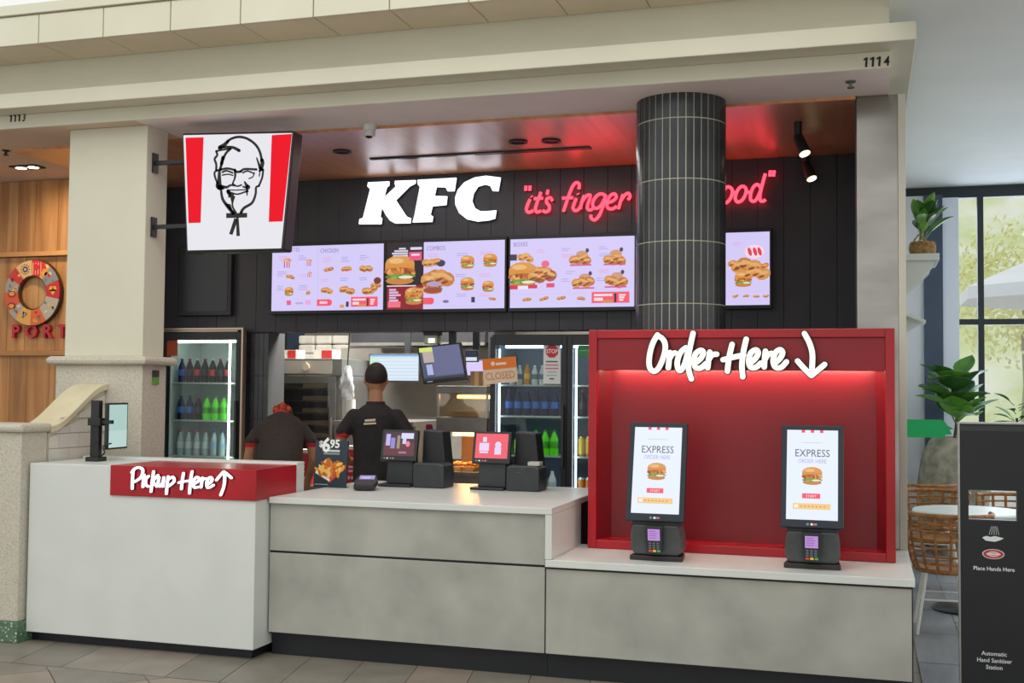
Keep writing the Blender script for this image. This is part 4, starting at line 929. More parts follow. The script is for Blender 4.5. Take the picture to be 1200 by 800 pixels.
PR = {
 'cola': bottle_proto('cola_bottle',0.215,0.034,liq('cola_liquid','#1b0f0e'),mat('red_cap','#b3202a',0.4),mat('cola_label','#27272e',0.4),'bottle'),
 'colared': bottle_proto('cola_bottle',0.215,0.034,liq('cola_liquid','#1b0f0e'),mat('pale_cap','#d8d4cc',0.4),mat('red_label','#c23a30',0.4),'bottle'),
 'blue': bottle_proto('blue_bottle',0.215,0.034,liq('blue_liquid','#12204a'),mat('blue_cap','#20489a',0.4),mat('blue_label','#2f6cc8',0.4),'bottle'),
 'green': bottle_proto('lime_bottle',0.21,0.036,mat('lime_liquid','#58c81e',0.15,emit='#4fd012',es=0.25),mat('green_cap','#2f8a2a',0.4),mat('lime_label','#49b02a',0.4),'bottle'),  # the liquid is given a faint glow of its own
 'water': bottle_proto('water_bottle',0.225,0.031,mat('water_plastic','#a9c3c6',0.1,spec=0.8),mat('red_cap','#b3202a',0.4),mat('pale_label','#cfdfe2',0.3),'bottle'),
 'waterblue': bottle_proto('water_bottle',0.225,0.031,mat('water_plastic','#a9c3c6',0.1,spec=0.8),mat('blue_cap','#20489a',0.4),mat('iceblue_label','#8fb6d0',0.3),'bottle'),
 'juice': bottle_proto('juice_bottle',0.17,0.027,liq('juice_liquid','#d98a1e'),mat('orange_cap','#e07a1a',0.4),mat('juice_label','#f0c04a',0.4),'bottle'),
 'pop': bottle_proto('small_bottle',0.16,0.026,liq('pop_liquid','#cfd8d0'),mat('white_cap','#e8e8e4',0.4),mat('pop_label','#6a7a8c',0.4),'bottle'),
 'can': bottle_proto('drink_can',0.14,0.032,mat('green_can','#6f9a55',0.25,0.5),M_chrome,mat('green_can_print','#88b84a',0.3),'can','can'),
 'yellowcan': bottle_proto('yellow_can',0.16,0.03,mat('yellow_can_body','#caa22a',0.25,0.4),M_chrome,mat('yellow_print','#dcb83a',0.3),'can','can'),
 'milk': bottle_proto('milk_bottle',0.19,0.034,mat('milk_white','#dfe6e6',0.3),mat('white_cap','#e8e8e4',0.4),mat('milk_label','#b9ccd4',0.4),'bottle'),
 'orangecan': bottle_proto('orange_can',0.15,0.03,mat('orange_can_body','#d9d4cc',0.25,0.3),M_chrome,mat('orange_print','#d9862e',0.3),'can','can')}
used = {}
def put(kind, x, y, z, label, group):
    if kind not in used:
        o = PR[kind]; used[kind] = 1; o.location = (x,y,z); o['label'] = label; o['group'] = group; return o
    return copy_tree(PR[kind], (x,y,z), random.uniform(0,6), label, group)
def fridge(x0, x1, ztop, label, shelves, trim, doors, led_side, sticker=None, yf=YW-0.1, lining=None, led=None):
    lining = lining or M_fridgein; led = led or M_fled
    d = 0.62; root = thing('drinks_fridge', ((x0+x1)/2, yf+d/2, 0), label, 'fridge'); t = 0.05; z0 = 0.12
    mb = MB(); mb.box(x0,yf+0.06,0,x0+t,yf+d,ztop).box(x1-t,yf+0.06,0,x1,yf+d,ztop).box(x0+t,yf+0.06,ztop-t*1.6,x1-t,yf+d,ztop).box(x0+t,yf+0.06,0,x1-t,yf+d,z0).box(x0+t,yf+d-0.04,z0,x1-t,yf+d,ztop-t)
    mb.build('cabinet', M_black, root)
    mb = MB(); mb.box(x0+t+0.001,yf+d-0.05,z0+0.001,x1-t-0.001,yf+d-0.041,ztop-t*1.6-0.001).box(x0+t+0.001,yf+0.07,z0+0.001,x0+t+0.008,yf+d-0.051,ztop-t*1.6-0.001).box(x1-t-0.008,yf+0.07,z0+0.001,x1-t-0.001,yf+d-0.051,ztop-t*1.6-0.001); mb.build('lining', lining, root)
    for z in shelves: box('shelf', M_shelf, x0+t+0.01, yf+0.09, z-0.014, x1-t-0.01, yf+d-0.055, z, root)
    for (a,b) in doors:
        dr = MB(); dr.box(a,yf,z0,a+0.045,yf+0.055,ztop-0.02).box(b-0.045,yf,z0,b,yf+0.055,ztop-0.02).box(a+0.045,yf,ztop-0.09,b-0.045,yf+0.055,ztop-0.02).box(a+0.045,yf,z0,b-0.045,yf+0.055,z0+0.07)
        dr = dr.build('door', M_black, root, bevel=0.003)
        box('glass_pane', M_glass, a+0.046, yf+0.02, z0+0.071, b-0.046, yf+0.028, ztop-0.091, dr)
        box('handle', M_darkplastic, b-0.035, yf-0.03, 1.0, b-0.018, yf-0.0005, 1.5, dr)
        if led_side: 
            xx = b-0.15 if led_side > 0 else a+0.055
            box('lamp_tube', led, xx, yf+0.06, z0+0.1, xx+0.013, yf+0.075, ztop-0.12, root)
    box('lamp_tube', led, x0+t+0.05, yf+0.1, ztop-t*1.6-0.03, x1-t-0.05, yf+0.13, ztop-t*1.6-0.002, root)
    if trim:
        mb = MB(); mb.box(x0-0.012,yf-0.01,ztop,x1+0.03,yf+0.05,ztop+0.018).box(x1+0.012,yf-0.01,0,x1+0.03,yf+0.05,ztop); mb.build('aluminium_trim', M_alu, root)
        box('header_strip', M_alu, x0, yf-0.002, ztop-0.016, x1-0.03, yf-0.0005, ztop-0.004, root)
    return root
YFb = YW-0.1
def shelfz(py, yb=YFb+0.2): return P(240, py, yb).z
fx0, fx1 = -6.10, P(281,450,YFb).x
SL = [shelfz(448), shelfz(491.5), shelfz(533)]
fridge(fx0, fx1, 2.13, 'drinks fridge left of the kitchen opening with aluminium edge', SL, True, [(fx0,fx1)], 1)
box('sticker', mat('orange_sticker','#b4502a',0.5), P(194,400,YFb).x, YFb+0.0185, P(194,417,YFb).z, P(207,400,YFb).x, YFb+0.0198, P(194,396,YFb).z, bpy.data.objects['drinks_fridge'])
def row(kinds, px0, px1, z, label_fn, y=YFb+0.14, group='bottles'):
    n = len(kinds); seen = {}
    for i,k in enumerate(kinds):
        x = P(px0+(px1-px0)*i/max(n-1,1), 450, y).x; seen[k] = seen.get(k,-1)+1
        o_ = '' if kinds.count(k) == 1 else ', %s from left,' % ('first','second','third','fourth','fifth','sixth','seventh','eighth')[seen[k]]
        put(k, x, y, z+0.0005, label_fn(k, o_), group)
names = {'cola':'plain dark cola bottle','colared':'red labelled cola bottle','blue':'blue labelled dark bottle','green':'bright lime green drink bottle','water':'red capped water bottle','waterblue':'blue capped water bottle','juice':'small orange juice bottle','pop':'small pale drink bottle','can':'green drink can','yellowcan':'yellow drink can','milk':'white milk bottle','orangecan':'white and orange can'}
LF = lambda where: (lambda k, o_: '%s%s %s' % (names[k], o_, where))
row(['blue','cola','colared','cola','colared','cola','colared'], 213, 267, SL[0], LF('on top shelf of the left fridge'), group='bottles on top shelf, left fridge')
row(['blue','blue','cola','green','green','green'], 213, 263, SL[1], LF('on middle shelf of the left fridge'), group='bottles on middle shelf, left fridge')
row(['water','water','water','water','waterblue','waterblue'], 213, 262, SL[2], LF('on lowest shelf of the left fridge'), group='bottles on lowest shelf, left fridge')
# centre fridge, two doors
cx0, cx1 = P(574,450,YFb).x, -2.0+0.35
cm = P(664,450,YFb).x
sz2 = lambda py: P(610,py,YFb+0.2).z
S2 = [sz2(450.5), sz2(486.5), sz2(532), sz2(577)]
fridge(cx0, cx1, 2.075, 'two door drinks fridge between kitchen opening and red booth', S2, False, [(cx0,cm),(cm+0.002,cx1)], -1, lining=mat('blue_grey_lining','#6f8494',0.5), led=glow('cool_fridge_led','#dcecff',6.0))
row(['pop','pop','juice','pop','pop','juice','juice'], 600, 653, S2[0], LF('on top shelf of the two door fridge'), group='top shelf, two door fridge')
row(['blue','blue','blue','blue','blue','blue'], 597, 650, S2[1], LF('on second shelf of the two door fridge'), group='second shelf, two door fridge')
row(['can','can','can','green','green','green'], 597, 650, S2[2], LF('on third shelf of the two door fridge'), group='third shelf, two door fridge')
row(['milk','milk','milk','milk'], 618, 648, S2[3], LF('on lowest shelf of the two door fridge'), group='lowest shelf, two door fridge')
row(['cola','cola'], 683, 693, S2[1], LF('in the right door of the two door fridge'), group='right door, second shelf')
row(['yellowcan','yellowcan','yellowcan'], 682, 700, S2[2], LF('in the right door of the two door fridge'), group='right door, third shelf')
row(['orangecan','orangecan','orangecan'], 682, 700, S2[3], LF('in the right door of the two door fridge'), group='right door, lowest shelf')
for k,o in PR.items():
    if k not in used: raise Exception(k)
# stop notice taped inside the door
fr2 = bpy.data.objects['drinks_fridge.001']
q = P(646,425,YFb); pl = front(q.x, YFb+0.0195, q.z); d = MB()
rect(d, pl, -0.072,-0.17,0.072,0.17,0.0,hx('#dfe4e2')); disc(d, pl, 0,0.095,0.056,0.056,0.001,hx('#c62a34'),8,0.39); text(d,'STOP',pl,0,0.078,0.05,0.002,hx('#f2dede'),bold=0.02,wscale=0.8)
for k,(wd,c) in enumerate(((0.1,'#555b5e'),(0.11,'#d27a80'),(0.11,'#d27a80'),(0.08,'#b8bcbc'),(0.09,'#b8bcbc'),(0.04,'#4a4f52'))): rect(d, pl, -wd/2, 0.005-k*0.028, wd/2, 0.016-k*0.028, 0.001, hx(c))
no = d.build('stop_notice', M_paper); tag(no, 'white paper notice with red STOP octagon on the fridge door', 'notice')
q = P(684,411,YFb); d = MB(); pl = front(q.x, YFb+0.0195, q.z); rect(d, pl, -0.05,-0.045,0.06,0.045,0,hx('#2f8a4e')); rect(d, pl, -0.04,0.0,0.05,0.006,0.001,hx('#7fc08e'))
tag(d.build('green_sticker', M_paper), 'green sticker on the right fridge door beside the red booth', 'sticker')
# CLOSED card hanging on the screen pole
q = P(586,434,YFb-0.004); root = thing('closed_card', (q.x,YFb-0.004,q.z-0.11), 'tilted orange and white CLOSED card left of the fridge glass', 'sign card')
c5 = math.radians(5); pl = Plane((q.x,YFb-0.0105,q.z), (math.cos(c5),0,math.sin(c5)), (-math.sin(c5),0,math.cos(c5)))
MB().prism([(-0.145,-0.105),(0.145,-0.105),(0.145,0.105),(-0.145,0.105)], pl, -0.010, 0.0).build('board', mat('cream_card','#e9d2b8',0.5), root)
d = MB(); rect(d, pl, -0.145,0.015,0.145,0.105,0.001,hx('#ee7d22')); text(d,'CLOSED',pl,0,-0.07,0.085,0.0015,hx('#d99a6a'),bold=0.02,wscale=0.82)
rect(d, pl, -0.03,0.045,0.06,0.065,0.002,hx('#fbe3cc')); disc(d, pl, -0.055,0.06,0.018,0.018,0.002,hx('#fbe3cc')); d.build('card_print', M_paper, root)

# ================================================================== KITCHEN EQUIPMENT
YK = 9.75
k0, k1 = P(318,480,YK), P(400,480,YK); zt = P(360,420,YK).z
wc = thing('warming_cabinet', ((k0.x+k1.x)/2,YK+0.3,0), 'tall steel warming cabinet with glass door behind the bending worker', 'cabinet')
mb = MB(); X0, X1 = k0.x, k1.x; hd = zt-0.16
mb.box(X0,YK+0.02,0.1,X0+0.05,YK+0.7,hd).box(X1-0.07,YK+0.02,0.1,X1,YK+0.7,hd).box(X0+0.05,YK+0.66,0.1,X1-0.07,YK+0.7,hd).box(X0,YK+0.02,0.0,X1,YK+0.7,0.1); mb.build('cabinet_body', M_steeldull, wc)
box('control_head', M_steeldull, X0, YK, hd+0.001, X1, YK+0.7, zt, wc, 0.005)
box('control_panel', mat('pale_control_panel','#b4aea2',0.5), X0+0.05, YK-0.006, hd+0.02, X1-0.1, YK-0.0005, zt-0.02, wc)
MB().tube([(X0+0.36,YK-0.02,(hd+zt)/2),(X0+0.36,YK-0.0065,(hd+zt)/2)], 0.035, 18).build('dial', mat('dial_cream','#d8c8a8',0.4), wc)
box('knob', M_black, X0+0.08, YK-0.02, hd+0.06, X0+0.12, YK-0.0065, hd+0.1, wc)
dr = MB(); dr.box(X0+0.04,YK-0.01,0.15,X0+0.1,YK+0.019,hd-0.005).box(X1-0.12,YK-0.01,0.15,X1-0.06,YK+0.019,hd-0.005).box(X0+0.1,YK-0.01,hd-0.07,X1-0.12,YK+0.019,hd-0.005).box(X0+0.1,YK-0.01,0.15,X1-0.12,YK+0.019,0.2)
dr = dr.build('door', M_steeldull, wc); box('handle', M_chrome, X1-0.085, YK-0.05, 1.05, X1-0.065, YK-0.0105, 1.35, dr); box('glass_pane', clear_glass('smoked_glass','#d8d4cc',0.08), X0+0.101, YK, 0.201, X1-0.121, YK+0.006, hd-0.071, dr)
for k in range(9): box('rack', M_chrome, X0+0.055, YK+0.06, hd-0.13-k*0.115, X1-0.075, YK+0.6, hd-0.115-k*0.115, wc)
for k in range(5): 
    tr = MB(); tr.box(X0+0.3,YK+0.05,hd-0.114-k*0.115,X1-0.13,YK+0.45,hd-0.075-k*0.115); tr.build('tray', mat('pale_tray','#d9d4c8',0.5), wc)
box('cabinet_fill', glow('cabinet_fill','#ffe6c4',5), X0+0.12, YK+0.06, hd-0.035, X1-0.14, YK+0.1, hd-0.015, wc)  # glowing bar added to brighten the dark cabinet interior
# cartons on top of the cabinet
for i,(a,b,c,lab) in enumerate(((319,331,'#b9332f','red and white carton at left on top of the warming cabinet'),(332,350,'#c8382f','red and white carton in the middle on top of the warming cabinet'),(370,392,'#b8302c','red and white carton at right on top of the warming cabinet'))):
    xa, xb = P(a,412,YK+0.15).x, P(b,412,YK+0.15).x; ct = thing('food_carton', ((xa+xb)/2,YK+0.2,zt), lab, 'carton', 'cartons on the warming cabinet')
    box('carton_body', mat('carton_white','#d8d0c4',0.6), xa, YK+0.1, zt+0.0005, xb, YK+0.28, zt+0.085, ct); box('red_panel', mat('carton_red',c,0.5), xa+(xb-xa)*0.45, YK+0.097, zt+0.004, xb, YK+0.0998, zt+0.08, ct)
# white shelf of packs high at the back
ps = thing('pack_shelf', (P(380,425,11.4).x,11.4,P(380,425,11.4).z), 'pale shelf stacked with white packs at the back of the kitchen', 'shelf')
q0, q1 = P(352,428,11.4), P(412,392,11.4)
box('shelf_board', M_white, q0.x, 11.3, q0.z, q1.x, 11.75, q0.z+0.03, ps)
for r in range(3):
    for c in range(3):
        wd = (q1.x-q0.x)/3; box('pack', mat('white_pack','#d9d6cd',0.6,noise=(6,'#c2beb4',0.4,0.7)), q0.x+c*wd+0.005, 11.33, q0.z+0.031+r*0.1, q0.x+(c+1)*wd-0.005, 11.7, q0.z+0.125+r*0.1, ps, 0.02)
# dark blue panel between
struct(box('trim_9', mat('navy_panel','#2c3a4e',0.5), P(336,400,11.6).x, 11.6, 1.9, P(352,400,11.6).x, 11.7, 3.0), 'dark blue strip on the kitchen wall')
# ducts and dark hood under the kitchen ceiling
hd_ = thing('extractor_hood', (P(480,395,10.6).x,10.8,2.1), 'black extractor hood along the top of the kitchen', 'hood')
a, b = P(416,402,10.6), P(572,402,10.6)
MB().prism([(10.5,a.z),(11.5,a.z),(11.5,2.95),(10.8,2.95),(10.5,a.z+0.25)], lambda u,v,h: Vector((h,u,v)), a.x, b.x).build('hood_shell', M_black, hd_)
box('hood_lip', M_steeldull, a.x, 10.48, a.z-0.03, b.x, 10.52, a.z, hd_)
# hanging plastic bag, cup stack
q = P(407,446,9.7); bg = thing('hanging_bag', (q.x,9.7,P(407,470,9.7).z), 'crumpled clear plastic bag hanging beside the warming cabinet', 'bag')
mb = MB(); nz, na = 9, 14; vs = []; fs = []
for i in range(nz):
    t = i/(nz-1); z = P(407,468,9.7).z+t*(P(407,428,9.7).z-P(407,468,9.7).z)
    for k in range(na):
        an = 2*PI*k/na; rr = (0.06+0.012*math.sin(3*an+i)+0.008*math.cos(5*an-i*2))*(0.9+0.25*math.sin(t*PI))*(1-0.55*t*t); vs.append((q.x+rr*math.cos(an), 9.7+rr*0.6*math.sin(an), z))
for i in range(nz-1):
    for k in range(na): fs.append((i*na+k,i*na+(k+1)%na,(i+1)*na+(k+1)%na,(i+1)*na+k))
mb.add(vs, fs+[tuple(range(na))[::-1]]); mb.build('film', mat('crumpled_film','#c9cacb',0.25,noise=(14,'#8f9294',0.35,0.65)), bg, smooth=True)
MB().tube([(q.x,9.7,P(407,428,9.7).z-0.005),(q.x+0.02,9.7,2.2),(q.x+0.02,9.7,2.99)], 0.006, 6).build('cord', M_black, bg)
q = P(411,490,9.5); MB
cp = thing('cup_stack', (q.x,9.5,q.z-0.01), 'stack of white paper cups left of the standing worker', 'cups')
for k in range(5): MB().lathe([(0.028,0),(0.038,0.1),(0.041,0.1),(0.041,0.094),(0.03,0)], (q.x,9.5,q.z+k*0.018), 16).build('cup', M_white, cp, smooth=True)
# steel back bench
bn = thing('kitchen_bench', (-3.9,10.2,0), 'steel preparation bench across the kitchen', 'bench')
bnx = X1+0.03
box('bench_top', M_steeldull, bnx, 9.5, P(430,492,9.5).z-0.05, P(508,500,10).x, 10.4, P(430,492,9.5).z-0.01, bn); box('bench_front', M_steeldull, bnx, 9.55, 0.1, P(508,500,10).x, 10.35, P(430,492,9.5).z-0.0505, bn)
# grey splash panel behind monitors
struct(box('wall_splash', mat('pale_steel_panel','#aaa7a0',0.5,noise=(3,'#9c9992',0.4,0.6)), P(396,500,11.2).x, 11.25, 0.9, P(575,500,11.2).x, 11.3, P(480,430,11.2).z+0.2), 'brushed splash panel at the back of the kitchen')
# order monitors
def monitor(name, px0, py0, px1, py1, Y, label, draw, tilt=0.0, shear=0.0, arm=True, turn=0.0, top=3.0):
    a, b = P(px0,py1,Y), P(px1,py0,Y); W_, H_ = b.x-a.x, b.z-a.z
    root = thing(name, ((a.x+b.x)/2,Y,a.z), label, 'monitor', 'kitchen order monitors')
    ct, st = math.cos(turn), math.sin(turn)
    pl = Plane(((a.x+b.x)/2-W_/2*ct, Y, a.z), (ct,0,st), (shear,tilt,1))
    MB().prism([(0,0),(W_,0),(W_,H_),(0,H_)], pl, -0.04, 0.0).build('housing', M_black, root, bevel=0.004)
    d = MB(); draw(d, pl, W_, H_); d.build('display', M_screenprint, root)
    if arm:
        p = pl(W_*0.72,H_*0.7,-0.042); MB().box(p.x-0.03,p.y+0.001,p.z-0.05,p.x+0.03,p.y+0.03,top).build('mount_pole', M_black, root)
    return root
def scr1(d, pl, W_, H_):
    rect(d, pl, 0.012,0.012,W_-0.012,H_-0.012,0.001,hx('#cfe0ee')); rect(d, pl, 0.012,H_-0.03,W_-0.012,H_-0.012,0.002,hx('#6aa9d8'))
    for k in range(7): rect(d, pl, 0.02,0.03+k*H_*0.12,W_-0.02,0.033+k*H_*0.12,0.002,hx('#9fbcd2'))
    rect(d, pl, 0.012,H_*0.6,W_*0.16,H_-0.032,0.0015,hx('#bfe6cc'))
monitor('order_monitor', 432, 414, 492, 447, 10.3, 'wide white listing monitor behind the standing worker', scr1)
def scr2(d, pl, W_, H_):
    rect(d, pl, 0.015,0.03,W_-0.015,H_-0.015,0.001,hx('#4a4e68')); rect(d, pl, W_*0.3,0.06,W_-0.015,H_-0.015,0.0012,hx('#62668a')); rect(d, pl, W_*0.1,H_*0.55,W_*0.34,H_-0.015,0.0015,hx('#b9a9a0')); rect(d, pl, 0.015,H_*0.84,W_*0.34,H_-0.015,0.002,hx('#d4e070')); rect(d, pl, W_*0.14,H_*0.22,W_*0.28,H_*0.5,0.002,hx('#a9b4e0'))
    rect(d, pl, 0.015,0.03,W_-0.015,0.05,0.002,hx('#2c2f42')); rect(d, pl, 0.04,0.012,0.09,0.02,0.002,hx('#8d93a8'))
monitor('order_monitor', 496, 405, 548, 450, 9.2, 'tilted dark till monitor hanging left of the CLOSED card', scr2, tilt=0.05, shear=-0.22, turn=0.1, top=2.109)
def scr3(d, pl, W_, H_): rect(d, pl, 0.012,0.012,W_-0.012,H_-0.012,0.001,hx('#cbbdf0'))
monitor('order_monitor', 545, 421, 585, 441, 10.3, 'pale lit monitor half hidden behind the till monitor', scr3)
def scr4(d, pl, W_, H_): rect(d, pl, 0.008,0.01,W_-0.008,H_*0.4,0.001,hx('#d9e0ee')); rect(d, pl, 0.008,H_*0.45,W_-0.008,H_-0.01,0.001,hx('#2c3044'))
monitor('order_monitor', 545, 410, 560, 424, 9.6, 'small two tone screen right of the till monitor', scr4)
q = P(505,399,9.2); pj = thing('ticket_printer', (q.x,9.2,q.z-0.03), 'small pale ticket printer above the till monitor', 'printer')
box('printer_body', mat('pale_printer','#a9a79c',0.5), q.x-0.06, 9.19, q.z-0.03, q.x+0.06, 9.29, q.z+0.045, pj, 0.006); box('paper_slot', glow('printer_light','#e9fff0',1.2), q.x-0.02, 9.186, q.z-0.02, q.x+0.04, 9.1895, q.z+0.02, pj)
box('mount_plate', M_black, q.x-0.07, 9.2, q.z+0.0455, q.x+0.07, 9.29, 2.109, pj)
# heated holding unit with warm lamps
YH = 9.35
h0, h1 = P(512,500,YH).x, P(574,500,YH).x-0.02; H = lambda py: P(540,py,YH).z
hu = thing('heated_display', ((h0+h1)/2,YH+0.3,0), 'steel heated holding unit glowing orange behind the right till', 'food warmer')
box('base_cabinet', M_steeldull, h0, YH, 0.0, h1, YH+0.6, H(558), hu)
box('lower_deck', M_steeldull, h0, YH-0.01, H(557.9), h1, YH+0.6, H(553), hu)
box('upper_deck', M_steeldull, h0, YH-0.02, H(506), h1, YH+0.6, H(489), hu, 0.004)
box('top_hood', M_steeldull, h0-0.0, YH-0.02, H(461), h1, YH+0.6, H(452), hu, 0.004)
for x in (h0, h1-0.02): box('post', M_steel, x, YH+0.0, H(553)+0.001, x+0.02, YH+0.02, H(461), hu)
box('rear_panel', mat('warm_rear_panel','#8f6b4a',0.4,0.3), h0+0.021, YH+0.58, H(553)+0.001, h1-0.021, YH+0.595, H(506), hu)
box('top_glass', clear_glass('warmer_glass','#fff3e2',0.1), h0+0.021, YH-0.005, H(489)+0.001, h1-0.021, YH, H(461), hu)
MB().tube([(h0+0.08,YH+0.3,H(465)),(h1-0.08,YH+0.3,H(465))], 0.015, 8).build('heat_lamp', glow('heat_lamp','#ffb060',9), hu)
MB().tube([(h0+0.06,YH+0.25,H(510)),(h1-0.06,YH+0.25,H(510))], 0.015, 8).build('heat_lamp', glow('heat_lamp','#ffb060',9), hu)
box('pan', M_steel, h0+0.08, YH+0.05, H(488.5), h1-0.06, YH+0.5, H(482), hu)
l = bpy.data.lights.new('heat_glow','POINT'); l.energy = 9; l.color = (1,0.5,0.16); l.shadow_soft_size = 0.08; lo = bpy.data.objects.new('heat_glow', l); COL.objects.link(lo); lo.location = ((h0+h1)/2, YH+0.2, H(516))
for i,(px,s) in enumerate(((523,0.045),(538,0.045),(553,0.045))):
    q = P(px,553,YH+0.15); pc = thing('chips_tray', (q.x,YH+0.15,H(553)), ('leftmost','middle','rightmost')[i]+' tray of golden chips glowing in the heated unit', 'food tray', 'trays in the heated unit')
    MB().prism([(-s*0.8,0),(s*0.8,0),(s,0.035),(-s,0.035)], lambda u,v,h: Vector((q.x+u,YH+0.15+h,H(553)+0.0005+v)), -0.08, 0.08).build('tray', mat('kraft_tray','#c79a5c',0.6), pc)
    mb = MB()
    for k in range(16):
        a = random.uniform(0,6.28); c = Vector((q.x+random.uniform(-.7,.7)*s, YH+0.15+random.uniform(-.05,.05), H(553)+0.045+random.uniform(0,0.03))); dv = Vector((math.cos(a),math.sin(a)*0.6,random.uniform(-.2,.2))).normalized(); mb.obox(c, dv, dv.orthogonal().normalized(), dv.cross(dv.orthogonal().normalized()), 0.035,0.005,0.005)
    mb.build('chips', mat('golden_chips','#d99a3a',0.6), pc)
q0, q1 = P(551,456,9.6), P(566,437,9.6); zc_ = H(452)+0.0006; bx = thing('brown_carton', ((q0.x+q1.x)/2,9.65,zc_), 'brown cardboard carton under the CLOSED card', 'carton')
box('carton_body', mat('brown_card','#8a6a44',0.7), q0.x, 9.6, zc_, q1.x, 9.8, zc_+0.13, bx); box('tape', mat('brown_tape','#b39468',0.5), (q0.x+q1.x)/2-0.02, 9.598, zc_, (q0.x+q1.x)/2+0.02, 9.5995, zc_+0.13, bx)
# magenta apron hanging
q = P(503,497,9.3); ap = MB(); vs=[]; fs=[]
for i in range(8):
    t = i/7; z = P(503,497,9.3).z-t*0.3
    for k in range(7): u = (k/6-0.5)*(0.05+0.06*min(1,t*2.5)); vs.append((q.x+u, 9.3+0.012*math.sin(k*2.1+i*0.4), z))
for i in range(7):
    for k in range(6): fs.append((i*7+k,i*7+k+1,(i+1)*7+k+1,(i+1)*7+k))
ap.add(vs,fs); o = ap.build('hanging_cloth', mat('magenta_cloth','#7c1140',0.8)); sm = o.modifiers.new('t','SOLIDIFY'); sm.thickness = 0.012; tag(o,'magenta cloth hanging on the side of the heated unit','cloth')
# red cartons on the rear of the counter
for i,(a,b,yt,lab) in enumerate(((344,362,531,'red carton behind the bending worker arm'),(404,422,527,'red carton with white print between poster and standing worker'))):
    qa, qb = P(a,561,8.95), P(b,yt,8.95); c = thing('bucket_carton', ((qa.x+qb.x)/2,9.0,qa.z), lab, 'carton')
    box('carton_body', mat('bucket_red','#a3202c',0.5), qa.x, 8.95, qa.z-0.05, qb.x, 9.1, qb.z, c); d = MB(); pl = front((qa.x+qb.x)/2, 8.949, qa.z); 
    for k in range(3): rect(d, pl, -0.035,0.06+k*0.035,0.035,0.078+k*0.035,0.0005,hx('#d9aab0'))
    for k in range(3): rect(d, pl, -0.04+k*0.03,0.0,-0.02+k*0.03,0.025,0.0005,hx('#d9aab0'))
    d.build('white_print', M_paper, c); box('paper_rim', mat('paper_rim','#cfc0b8',0.6), qa.x, 8.96, qb.z+0.0005, qb.x, 9.09, qb.z+0.03, c)
rb = thing('rear_bench', (-3.6,9.05,0), 'low dark rear bench carrying the red cartons', 'bench'); zz = min(P(344,561,8.95).z, P(404,561,8.95).z)-0.0515
box('bench_top', M_steeldull, P(340,561,8.95).x, 8.9, zz-0.03, P(424,561,8.95).x, 9.14, zz, rb); box('bench_body', M_kick, P(340,561,8.95).x, 8.91, 0, P(424,561,8.95).x, 9.13, zz-0.0305, rb)

# ================================================================== PEOPLE
def capsule(mb, a, b, ra, rb, seg=14, sq=1.0):
    a, b = Vector(a), Vector(b); t = (b-a).normalized(); L = (b-a).length; pts = []; rr = []
    for k in range(5): an = -PI/2+PI/2*k/4; pts.append(a+t*(ra*math.sin(an))); rr.append(max(ra*math.cos(an),1e-3))
    for k in range(1,5): pts.append(a+(b-a)*(k/4)); rr.append(ra+(rb-ra)*k/4)
    for k in range(1,5): an = PI/2*k/4; pts.append(b+t*(rb*math.sin(an))); rr.append(max(rb*math.cos(an),1e-3))
    mb.tube(pts, rr, seg)
def loft(mb, secs, seg=20):                # secs: (centre, rx, ry) horizontal-ish ellipses
    base = len(mb.v); n = len(secs)
    for i,(c,rx,ry,tilt) in enumerate(secs):
        for k in range(seg):
            a = 2*PI*k/seg; mb.v.append(Vector(c)+Vector((rx*math.cos(a), ry*math.sin(a)*math.cos(tilt), -ry*math.sin(a)*math.sin(tilt))))
    for i in range(n-1):
        for k in range(seg): mb.f.append((base+i*seg+k,base+i*seg+(k+1)%seg,base+(i+1)*seg+(k+1)%seg,base+(i+1)*seg+k)); mb.c.append(None)
    mb.f.append(tuple(base+k for k in range(seg))[::-1]); mb.c.append(None); mb.f.append(tuple(base+(n-1)*seg+k for k in range(seg))); mb.c.append(None)
def hand(mb, w, d, side):                  # palm and five bent fingers; w wrist, d direction of the hand
    w, d = Vector(w), Vector(d).normalized(); s = Vector((1,0,0)); s = (s-d*s.dot(d)).normalized(); nrm = d.cross(s)
    capsule(mb, w, w+d*0.075, 0.028, 0.034)
    for i,(o,L) in enumerate(((-0.03,0.055),(-0.01,0.07),(0.011,0.066),(0.03,0.05))):
        a = w+d*0.085+s*o; b = a+d*L*0.55; e = b+(d*0.7+nrm*0.6)*L*0.5; capsule(mb, a, b, 0.0105, 0.0095, 8); capsule(mb, b, e, 0.0095, 0.008, 8)
    a = w+d*0.03+s*(0.03*side); b = a+(d*0.6+s*side)*0.035; capsule(mb, a, b, 0.013, 0.011, 8); capsule(mb, b, b+d*0.03, 0.011, 0.009, 8)
